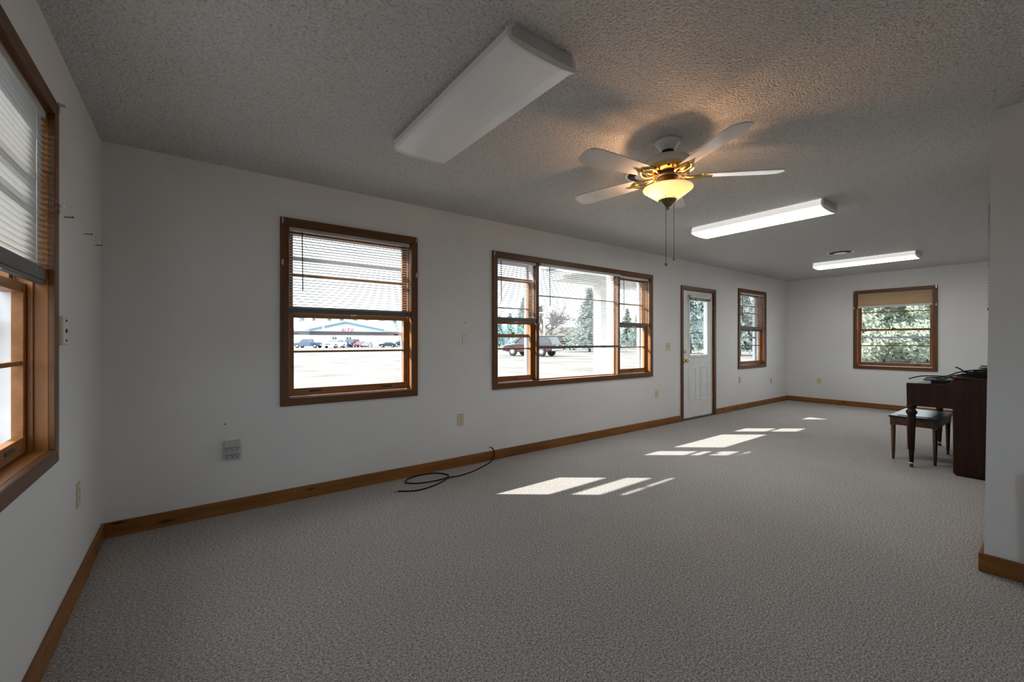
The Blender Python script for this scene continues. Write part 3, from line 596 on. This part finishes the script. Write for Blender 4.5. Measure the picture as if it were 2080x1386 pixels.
for x in (PX0 + 0.035, PX1 - 0.035):
    lc = (x, -2.632, 0)
    lg = obj('leg', G().lathe([(0.0, 0.05), (0.016, 0.05), (0.019, 0.13), (0.021, 0.15), (0.019, 0.16), (0.030, 0.50), (0.034, 0.512), (0.042, 0.525), (0.043, 0.535), (0.036, 0.548), (0.029, 0.557), (0.028, 0.568), (0.036, 0.58), (0.038, 0.597), (0, 0.597)], lc, 20), 'walnut_z', rt)
    fl = G()
    for k in range(10):
        a = 2 * math.pi * k / 10; fl.tube([(lc[0] + 0.019 * math.cos(a), lc[1] + 0.019 * math.sin(a), 0.165), (lc[0] + 0.0295 * math.cos(a), lc[1] + 0.0295 * math.sin(a), 0.495)], 0.0035, 5)
    obj('fluting', fl, 'walnut_z', lg)
    cs = obj('caster', G().lathe([(0.0, 0.052), (0.016, 0.050), (0.018, 0.042), (0.010, 0.036), (0.0, 0.035)], lc, 14), 'brass', lg)
    obj('caster', G().lathe([(0.0, -0.008), (0.016, -0.008), (0.0175, 0), (0.016, 0.008), (0, 0.008)], (lc[1], 0.0175, lc[0]), 16, lambda a, b, c_: (c_, a, b)), 'dark_steel', lg)
# things on the piano
rt = thing('music_folder', 'flat black case lying on the piano key cover', 'case', (6.4, -2.78, 0.815))
obj('case_base', G().box(6.10, 6.75, -2.90, -2.745, 0.801, 0.835), 'black_plastic', rt, 0.003); obj('case_top', G().box(6.08, 6.77, -2.90, -2.695, 0.835, 0.848), 'black_vinyl', rt, 0.003)
rt = thing('equipment_box', 'low black equipment box under the cables on the piano lid', 'equipment', (6.5, -3.1, 0.884))
obj('case', G().box(6.12, 6.95, -3.23, -3.03, 0.884, 0.94), 'black_plastic', rt, 0.006); obj('control_strip', G().box(6.16, 6.90, -3.03, -3.027, 0.90, 0.925), 'dark_steel', rt)
cab = [
 ('black cable arched from the piano lid down past the key cover', [(6.03, -2.60, 0.845), (6.03, -2.68, 0.875), (6.05, -2.76, 0.882), (6.04, -2.86, 0.888), (6.03, -2.93, 0.925), (6.02, -3.02, 0.950), (6.05, -3.12, 0.958), (6.12, -3.2, 0.95)]),
 ('black cable end sticking up from the tangle on the piano', [(6.06, -2.915, 0.972), (6.05, -2.945, 0.958), (6.04, -2.985, 0.925), (6.06, -3.04, 0.905), (6.10, -3.0, 0.893), (6.16, -2.94, 0.893)]),
 ('black cable coiled at the edge of the piano lid', [(6.02, -2.93, 0.893), (6.0, -3.0, 0.905), (6.02, -3.10, 0.908), (6.09, -3.16, 0.898), (6.10, -3.05, 0.900), (6.05, -2.95, 0.905), (6.01, -3.0, 0.917), (6.03, -3.12, 0.920), (6.09, -3.20, 0.910)]),
 ('black cable draped over the flat case on the piano', [(6.15, -2.70, 0.854), (6.12, -2.76, 0.862), (6.10, -2.83, 0.854), (6.07, -2.90, 0.893), (6.09, -2.98, 0.910), (6.06, -3.05, 0.925), (6.11, -3.15, 0.945)]),
 ('thin black cable looped across the black box on the piano', [(6.2, -2.72, 0.854), (6.25, -2.80, 0.860), (6.2, -2.89, 0.870), (6.16, -2.96, 0.892), (6.2, -3.04, 0.945), (6.3, -3.12, 0.946), (6.2, -3.18, 0.950), (6.14, -3.1, 0.952)]),
 ('black cable coiled in a flat loop on top of the black box on the piano', [(6.15 + 0.06 * math.cos(t * 0.6) + 0.004 * t, -3.12 + 0.07 * math.sin(t * 0.6), 0.9455 + 0.0016 * t) for t in range(24)]),
 ('black cable wound in a ring beside the black box on the piano', [(6.02 + 0.045 * math.cos(t * 0.7), -3.06 + 0.10 * math.sin(t * 0.7), 0.890 + 0.0022 * t) for t in range(22)]),
]
for lab, p in cab: tag(obj('piano_cable', G().tube(spline(p, 6), 0.0055, 7), 'black_rubber'), lab, 'cable', 'cables heaped on the piano')
# bench
BX0, BX1, BY0, BY1, BZ = 6.195, 6.915, -2.782, -2.425, 0.452
rt = thing('piano_bench', 'brown wooden piano bench with dark padded top', 'bench', (6.55, -2.6, 0))
obj('seat', G().box(BX0 - 0.008, BX1 + 0.008, BY0 - 0.008, BY1 + 0.008, BZ - 0.022, BZ), 'black_vinyl', rt, 0.006)
obj('cushion', G().box(BX0 + 0.05, BX1 - 0.05, BY0 + 0.05, BY1 - 0.05, BZ, BZ + 0.006), 'black_vinyl', rt, 0.005)
ap = G()
for q in ((BX0 + 0.02, BX1 - 0.02, BY0 + 0.006, BY0 + 0.022), (BX0 + 0.02, BX1 - 0.02, BY1 - 0.022, BY1 - 0.006), (BX0 + 0.006, BX0 + 0.022, BY0 + 0.02, BY1 - 0.02), (BX1 - 0.022, BX1 - 0.006, BY0 + 0.02, BY1 - 0.02)):
    obj('apron', G().box(*q, BZ - 0.095, BZ - 0.022), 'bench_wood_x', rt)
for x in (BX0 + 0.024, BX1 - 0.024):
    for y in (BY0 + 0.024, BY1 - 0.024):
        lg = obj('leg', G().box(x - 0.022, x + 0.022, y - 0.022, y + 0.022, BZ - 0.10, BZ - 0.022), 'bench_wood_z', rt, 0.002)
        obj('turned_leg', G().lathe([(0.0, 0.0), (0.011, 0.0), (0.013, 0.06), (0.014, 0.07), (0.020, 0.315), (0.017, 0.322), (0.021, 0.332), (0.018, 0.342), (0.022, 0.352), (0, 0.353)], (x, y, 0), 14), 'bench_wood_z', lg)

# ------------------------------------------------------------------ outside
GZ = -0.15
tag(obj('ground', G().add([(-160, 0.2, GZ), (240, 0.2, GZ), (240, 260, GZ), (-160, 260, GZ), (-160, 0.2, GZ - 1), (240, 0.2, GZ - 1), (240, 260, GZ - 1), (-160, 260, GZ - 1),
     (-160, -120, GZ), (240, -120, GZ), (-160, -120, GZ - 1), (240, -120, GZ - 1)],
    [(0, 1, 2, 3), (8, 9, 1, 0), (5, 4, 7, 6), (4, 5, 11, 10), (3, 2, 6, 7), (9, 8, 10, 11), (1, 9, 11, 5), (2, 1, 5, 6), (8, 0, 4, 10), (0, 3, 7, 4)]), 'gravel'), 'pale gravel and dry grass ground outside', 'ground', kind='structure')
YAW = -math.atan2(0.6, 0.8)
def OUT(u, d): l = (u - 1040) / 862 * d; return (0.453 + 0.6 * d + 0.8 * l, -3.59 + 0.8 * d - 0.6 * l, GZ)
# porch over the door
rt = thing('porch', 'white open porch with posts and flat soffit outside the door', 'porch', (6.9, 0.9, GZ))
obj('slab', G().box(5.3, 8.6, 0.21, 1.75, GZ, -0.02), 'concrete', rt)
for x in (6.34, 8.36):
    ps = obj('post', G().box(x - 0.09, x + 0.09, 1.50, 1.68, -0.02, 2.22), 'porch_white', rt, 0.006)
    obj('post_base', G().box(x - 0.11, x + 0.11, 1.48, 1.70, -0.02, 0.14), 'porch_white', ps)
obj('beam', G().box(5.25, 8.6, 1.42, 1.74, 2.22, 2.40), 'porch_white', rt)
for x in (5.25, 8.45): obj('side_beam', G().box(x, x + 0.15, 0.21, 1.42, 2.28, 2.40), 'porch_white', rt)
for k in range(8): obj('soffit_board', G().box(5.40, 8.45, 0.21 + 0.151 * k, 0.21 + 0.151 * k + 0.145, 2.40, 2.415), 'porch_white', rt)
obj('roof', G().box(5.15, 8.7, 0.21, 1.9, 2.415, 2.50), 'porch_grey', rt)
def vehicle(name, label, cat, paint, style, pos, rotz, s=1.0):
    rt = thing(name, label, cat)
    L, Wd = (5.4, 1.9) if style == 'pickup' else (4.7, 1.85)
    h0 = 0.38
    body = [(-L / 2, 0.5), (-L / 2, 1.0), (-L / 2 + 0.06, 1.06), (L / 2 - 1.25, 1.05), (L / 2 - 0.25, 0.95), (L / 2, 0.8), (L / 2, 0.45)]
    def arch(cx_): return [(cx_ + 0.42 * math.cos(t), 0.36 + 0.42 * math.sin(t)) for t in (R_(8), R_(45), R_(90), R_(135), R_(172))]
    fw, rw = L / 2 - 0.95, -L / 2 + 0.95
    poly = body + [(fw + 0.5, 0.36)] + arch(fw) + [(fw - 0.5, 0.34), (rw + 0.5, 0.34)] + arch(rw) + [(rw - 0.5, 0.38)]
    T = lambda a, b, c_: (a, c_, b)
    bd = obj('body', G().prism(poly, -Wd / 2, Wd / 2, T), paint, rt, 0.05)
    if style == 'pickup': gh = [(-0.55, 1.04), (-0.42, 1.66), (0.75, 1.68), (1.35, 1.04)]
    elif style == 'suv': gh = [(-L / 2 + 0.08, 1.04), (-L / 2 + 0.38, 1.64), (0.45, 1.68), (1.22, 1.04)]
    else: gh = [(-L / 2 + 0.75, 1.03), (-1.05, 1.42), (0.35, 1.44), (1.2, 1.03)]
    g = G(); n = 4; ins = 0.14
    v = [(a, -Wd / 2 + (0.04 if b < 1.2 else ins), b) for a, b in gh] + [(a, Wd / 2 - (0.04 if b < 1.2 else ins), b) for a, b in gh]
    g.add(v, [(0, 1, 2, 3), (7, 6, 5, 4), (0, 4, 5, 1), (1, 5, 6, 2), (2, 6, 7, 3), (3, 7, 4, 0)])
    cb = obj('cabin_glass', g, 'dark_glass', rt, 0.04)
    obj('roof_panel', G().box(gh[1][0] - 0.03, gh[2][0] + 0.03, -Wd / 2 + ins - 0.02, Wd / 2 - ins + 0.02, gh[1][1] - 0.02, gh[1][1] + 0.05), paint, rt, 0.03)
    for sgn in (-1, 1):
        for (a, b), (c_, d) in ((gh[0], gh[1]), (gh[2], gh[3]), ((0.0, 1.04), (0.0, gh[1][1]))):
            ya, yb = sgn * (Wd / 2 - 0.035), sgn * (Wd / 2 - ins + 0.005)
            if b > d: ya, yb = yb, ya
            obj('pillar', G().tube([(a, ya, b), (c_, yb, d)], 0.04, 6), paint, rt)
    if style == 'pickup':
        obj('bed', G().box(-L / 2 + 0.08, -0.65, -Wd / 2 + 0.08, Wd / 2 - 0.08, 1.0, 1.065), 'slot_black', rt)
    for a in (fw, rw):
        for sgn in (-1, 1):
            y = sgn * (Wd / 2 - 0.11)
            wh = obj('wheel', G().lathe([(0.0, -0.1), (0.30, -0.11), (0.36, -0.08), (0.36, 0.08), (0.30, 0.11), (0, 0.1)], (a, 0.36, y), 20, lambda p, q, r: (p, r, q)), 'tyre', rt)
            obj('hubcap', G().lathe([(0.0, sgn * 0.125), (0.15, sgn * 0.122), (0.21, sgn * 0.105)], (a, 0.36, y), 16, lambda p, q, r: (p, r, q)), 'chrome', wh)
    obj('bumper', G().box(-L / 2 - 0.08, -L / 2 + 0.05, -Wd / 2 + 0.05, Wd / 2 - 0.05, 0.46, 0.62), 'chrome', rt, 0.03)
    obj('bumper', G().box(L / 2 - 0.05, L / 2 + 0.08, -Wd / 2 + 0.05, Wd / 2 - 0.05, 0.42, 0.6), 'chrome' if style == 'pickup' else paint, rt, 0.03)
    obj('grille', G().box(L / 2 - 0.03, L / 2 + 0.015, -0.5, 0.5, 0.62, 0.76), 'slot_black', rt)
    obj('licence_plate', G().box(-L / 2 - 0.02, -L / 2 + 0.01, -0.18, 0.18, 0.76, 0.92), 'white_plastic', rt)
    for sgn in (-1, 1):
        y = sgn * (Wd / 2 - 0.18)
        obj('tail_light', G().box(-L / 2 - 0.015, -L / 2 + 0.06, y - 0.12, y + 0.12, 0.72, 0.98), 'tail_red', rt, 0.02)
        obj('headlight', G().box(L / 2 - 0.2, L / 2 + 0.01, y - 0.14, y + 0.14, 0.66, 0.8), 'white_plastic', rt, 0.02)
    place(rt, pos, rotz, s); return rt
vehicle('suv', 'dark red sport utility vehicle parked outside the triple window', 'car', 'paint_maroon', 'suv', OUT(1081, 38.5), YAW + R_(146), 1.08)
vehicle('pickup_truck', 'dark blue pickup truck with bed facing the steel building', 'truck', 'paint_blue', 'pickup', OUT(627, 83), YAW + R_(176), 1.02)
vehicle('parked_car', 'white car parked nose out in front of the steel building', 'car', 'paint_white', 'sedan', OUT(681, 82), YAW + R_(-97), 1.1)
vehicle('parked_car', 'navy car standing next to the white car outside the steel building', 'car', 'paint_navy', 'sedan', OUT(696, 90), YAW + R_(-88), 0.9)
vehicle('suv', 'navy sport utility vehicle parked under the red sign', 'car', 'paint_navy', 'suv', OUT(713, 93.5), YAW + R_(-93), 1.05)
vehicle('parked_car', 'small red car parked beside the white garage door', 'car', 'paint_red', 'sedan', OUT(731, 94), YAW + R_(-88), 0.85)
vehicle('parked_car', 'silver car low in front of the white garage door', 'car', 'paint_silver', 'sedan', OUT(746, 94), YAW + R_(-92), 0.75)
vehicle('parked_car', 'black car parked beyond the end of the steel building', 'car', 'paint_black', 'sedan', OUT(788, 91), YAW + R_(185), 0.75)
vehicle('parked_car', 'dark grey car parked furthest past the steel building', 'car', 'paint_black', 'suv', OUT(812, 103), YAW + R_(175), 0.75)
# steel building
rt = thing('steel_building', 'pale blue steel building with gable front and red letters', 'building')
k = 98 / 862
hw, eh, ph = 8.5, 3.85, 5.6
Tq = lambda a, b, c_: (a, c_, b)
obj('gable_wing', G().prism([(-hw, 0), (hw, 0), (hw, eh), (0, ph), (-hw, eh)], 0, 14, Tq), 'steel_siding', rt)
obj('main_wing', G().prism([(0, 0), (14, 0), (14, 4.4), (7, 6.4), (0, 4.4)], -16, 6.7, lambda a, b, c_: (c_, 6 + a, b)), 'white_wall', rt)
obj('main_roof', G().prism([(-0.4, 4.35), (7, 6.45), (14.4, 4.35), (14.4, 4.5), (7, 6.62), (-0.4, 4.5)], -16.3, 7.0, lambda a, b, c_: (c_, 6 + a, b)), 'steel_roof', rt)
for sg in (-1, 1):
    obj('roof_panel', G().prism([(sg * (hw + 0.5), eh - 0.08), (0, ph + 0.03), (0, ph + 0.22), (sg * (hw + 0.5), eh + 0.11)], -0.5, 14, Tq), 'steel_roof', rt)
    obj('fascia', G().prism([(sg * (hw + 0.5), eh - 0.18), (0, ph - 0.08), (0, ph + 0.3), (sg * (hw + 0.5), eh + 0.17)], -0.6, -0.5, Tq), 'blue_fascia', rt)
gd = obj('garage_door', G().box(3.2, 6.5, -0.06, 0.02, 0, 2.6), 'white_wall', rt)
for i in range(3): obj('panel_groove', G().box(3.2, 6.5, -0.07, -0.06, 0.62 + 0.65 * i, 0.66 + 0.65 * i), 'porch_grey', gd)
obj('entry_door', G().box(7.2, 8.1, -0.06, 0.02, 0, 2.1), 'porch_grey', rt)
for x in (-2.95, -2.4, 0.35, 0.95): obj('window', G().box(x - 0.2, x + 0.2, -0.06, 0.02, 1.75, 2.25), 'dark_glass', rt)
for x in (-13.5, -11.5, -9.6): obj('downpipe', G().box(x, x + 0.12, 5.85, 6.0, 0, 4.3), 'porch_grey', rt)
cu = bpy.data.curves.new('sign_lettering', 'FONT'); cu.body = 'ALEX'; cu.size = 1.25; cu.extrude = 0.05; cu.align_x = 'CENTER'
tmp = bpy.data.objects.new('tmp', cu); COL.objects.link(tmp); bpy.context.view_layer.update()
me = bpy.data.meshes.new_from_object(tmp.evaluated_get(bpy.context.evaluated_depsgraph_get())); bpy.data.objects.remove(tmp)
me.materials.clear(); me.materials.append(MATS['sign_red'])
so = bpy.data.objects.new('sign_lettering', me); COL.objects.link(so); so.parent = rt; so.location = (0.35, -0.08, 3.45); so.rotation_euler = (R_(90), 0, 0); so['label'] = 'red sign letters on the gable'
place(rt, OUT(703, 98), YAW)
# poles
tag(obj('lamp_post', G().tube([OUT(657, 60), (OUT(657, 60)[0], OUT(657, 60)[1], 3.3)], 0.12, 10), 'porch_white'), 'slim white post standing before the blue pickup', 'post')
rt = thing('utility_pole', 'pale utility pole with cross arm behind the dark red vehicle', 'pole')
obj('pole', G().tube([(0, 0, 0), (0, 0, 6.2)], [0.14, 0.1], 8), 'white_wall', rt); obj('cross_arm', G().box(-0.9, 0.9, -0.06, 0.06, 5.4, 5.55), 'white_wall', rt); obj('transformer', G().lathe([(0.25, 4.0), (0.25, 4.6), (0, 4.62)], (0.3, 0, 0), 12), 'white_wall', rt)
place(rt, OUT(1105.5, 62), YAW)
# tan house
rt = thing('tan_house', 'tan house with low gable roof across the road', 'house')
obj('wall', G().box(-4.6, 4.6, 0, 7, 0, 2.6), 'tan_wall', rt)
obj('roof', G().prism([(-0.5, 2.5), (3.5, 4.6), (7.5, 2.5)], -5.0, 5.0, lambda a, b, c_: (c_, a, b)), 'tan_roof', rt)
for x in (-3.2, -1.4, 0.6, 2.8):
    wn = obj('window', G().box(x - 0.5, x + 0.5, -0.05, 0.02, 1.0, 2.0), 'dark_glass', rt); obj('window_trim', G().box(x - 0.58, x + 0.58, -0.03, 0.0, 0.9, 1.0), 'white_wall', wn)
place(rt, OUT(1150, 95), YAW + R_(12))
# trees
rnd = random.Random(3)
def leaf(g, p, s, r=rnd):
    a = Vector((r.gauss(0, 1), r.gauss(0, 1), r.gauss(0, 1))).normalized(); b = a.orthogonal().normalized(); c_ = a.cross(b)
    p = Vector(p); g.add([p - b * s, p + c_ * s * 0.6, p + b * s, p - c_ * s * 0.6], [(0, 1, 2, 3)])
def conifer(name, label, mat, h, r, seed, group=None):
    rr = random.Random(seed); rt = thing(name, label, 'tree', group=group)
    obj('trunk', G().tube([(0, 0, 0), (0, 0, h * 0.95)], [h * 0.018, h * 0.003], 7), 'bark', rt)
    g = G(); tiers = 24
    for i in range(tiers):
        t = i / (tiers - 1); z = h * (0.08 + 0.9 * t); L = r * (1 - t) ** 0.85 * rr.uniform(0.75, 1.15) + 0.12; n = max(5, int(11 * (1 - t) + 4))
        for k_ in range(n):
            a = 2 * math.pi * (k_ + rr.random()) / n; LL = L * rr.uniform(0.6, 1.15)
            for j in range(18):
                q = (j + 0.6) / 18; d = LL * q; sz = 0.085 * r * (1.15 - 0.7 * q)
                leaf(g, (d * math.cos(a) + rr.gauss(0, sz * 0.35), d * math.sin(a) + rr.gauss(0, sz * 0.35), z - 0.22 * d * q + 0.06 * LL + rr.gauss(0, sz * 0.3)), sz, rr)
    obj('foliage', g, mat, rt, kind='stuff'); return rt
def bushy(name, label, mat, h, r, seed, n=46, per=95, leafs=0.16, group=None, cat='tree'):
    rr = random.Random(seed); rt = thing(name, label, cat, group=group)
    g = G()
    st = G().tube([(0, 0, 0), (0.1, 0, h * 0.5), (0, 0.1, h * 0.85)], [0.04 * r, 0.03 * r, 0.01 * r], 7)
    for i in range(n):
        t = rr.random(); z = h * (0.06 + 0.9 * t); R2 = r * math.sin(math.pi * (0.18 + 0.78 * t)) ** 0.7
        a = rr.uniform(0, 2 * math.pi); d = R2 * math.sqrt(rr.random()); c_ = (d * math.cos(a), d * math.sin(a), z); br = r * rr.uniform(0.2, 0.34)
        if i % 4 == 0: st.tube([(0, 0, z * 0.7), c_], [0.02 * r, 0.006 * r], 5)
        for j in range(per):
            v = Vector((rr.gauss(0, 1), rr.gauss(0, 1), rr.gauss(0, 0.8))).normalized() * br * rr.uniform(0.55, 1.0)
            leaf(g, (c_[0] + v.x, c_[1] + v.y, max(0.03, c_[2] + v.z)), leafs * rr.uniform(0.7, 1.3), rr)
    obj('stems', st, 'bark', rt); obj('foliage', g, mat, rt, kind='stuff'); return rt
def bare_tree(label, h, seed, pos):
    rr = random.Random(seed); rt = thing('bare_tree', label, 'tree'); g = G()
    def grow(p, d, L, r0, lvl):
        q = p + d * L; g.tube([p, (p + q) / 2 + Vector((rr.gauss(0, 0.03), rr.gauss(0, 0.03), 0)) * L, q], [r0, r0 * 0.85, r0 * 0.7], 5, cap=False)
        if lvl:
            for _ in range(4 if lvl > 1 else 3):
                nd = (d + Vector((rr.gauss(0, 0.5), rr.gauss(0, 0.5), rr.gauss(0.1, 0.3)))).normalized(); grow(p + d * L * rr.uniform(0.55, 1), nd, L * rr.uniform(0.6, 0.8), r0 * 0.62, lvl - 1)
    grow(Vector((0, 0, 0)), Vector((0, 0, 1)), h * 0.3, h * 0.026, 5)
    obj('branches', g, 'bare_bark', rt, kind='stuff'); place(rt, pos); return rt
c1 = conifer('spruce', 'tall spruce seen through the dropped sash of the triple window', 'conifer_green', 9.0, 3.9, 11); place(c1, OUT(1064, 84), 0.3, 1.1)
c2 = conifer('pine_tree', 'ragged pine rising beside the porch post', 'pine_grey', 8.2, 3.4, 12); place(c2, OUT(1198, 54), 1.0, (1.25, 1.25, 0.98))
def more(src, label, u, d, rot, s, group=None):
    o = copy_tree(src); o['label'] = label
    if group: o['group'] = group
    place(o, OUT(u, d), rot, s); return o
GRP = 'conifers behind the steel building'; i = 0
for u in range(585, 835, 27):
    o = more(c1, 'blue green conifer in the tree line behind the steel building', u + rnd.uniform(-4, 4), (128 if (u - 585) // 27 % 2 else 139) + rnd.uniform(0, 2), rnd.uniform(0, 6), rnd.uniform(0.98, 1.08), GRP)
    if u > 770: o.scale *= 1.0
for u, d, s in ((1014, 92, 0.75), (1036, 104, 0.9), (1090, 122, 0.9)):
    more(c1, 'conifer in the clump behind the dark red vehicle', u, d, rnd.uniform(0, 6), s, 'conifers behind the red vehicle')
for u, d, s in ((1226, 78, 1.1), (1274, 90, 1.0), (1300, 72, 0.9)):
    more(c2, 'grey green pine seen past the porch post', u, d, rnd.uniform(0, 6), s, 'pines past the porch post')
for u, d, s in ((1402, 46, 0.9), (1428, 62, 1.05), (1502, 40, 0.95), (1545, 54, 1.1)):
    more(c2, 'grey pine seen through the door glass and the window beside it', u, d, rnd.uniform(0, 6), s, 'pines beyond the door')
bare_tree('leafless tree behind the utility pole', 12, 5, OUT(1104, 72)); bare_tree('leafless tree between utility pole and tan house', 10, 8, OUT(1120, 84))
hb = bushy('dry_hedge', 'brown dry shrub in the row in front of the tan house', 'hedge_dry', 1.5, 1.5, 31, 20, 60, 0.16, 'shrubs along the road', 'shrub'); place(hb, OUT(1092, 66), 0, (1.3, 1.3, 1.1))
for j, u in enumerate(range(1150, 1215, 58)): more(hb, 'brown dry shrub in the row in front of the tan house', u, 66 + (j % 3) * 2, j, (1.3, 1.3, 1.1), 'shrubs along the road')
t1 = bushy('evergreen', 'pale yellow green evergreen in the thicket outside the far window', 'thicket_light', 6.5, 2.0, 41, 60, 110, 0.11, 'light evergreens outside the far window'); place(t1, OUT(1748, 27))
t2 = bushy('evergreen', 'blue green evergreen in the thicket outside the far window', 'thicket_blue', 7.5, 2.2, 42, 60, 110, 0.12, 'blue evergreens outside the far window'); place(t2, OUT(1775, 31))
for u, d, s in ((1700, 30, 1.0), (1795, 27, 0.85), (1842, 26, 0.8), (1885, 27, 0.9), (1930, 28, 1.0)): more(t1, 'pale yellow green evergreen in the thicket outside the far window', u, d, u * 0.7, s)
for u, d, s in ((1725, 34, 1.0), (1815, 33, 1.0), (1865, 34, 1.0), (1905, 33, 0.95), (1845, 40, 1.2), (1780, 41, 1.2), (1950, 38, 1.1)): more(t2, 'blue green evergreen in the thicket outside the far window', u, d, u * 0.3, s)
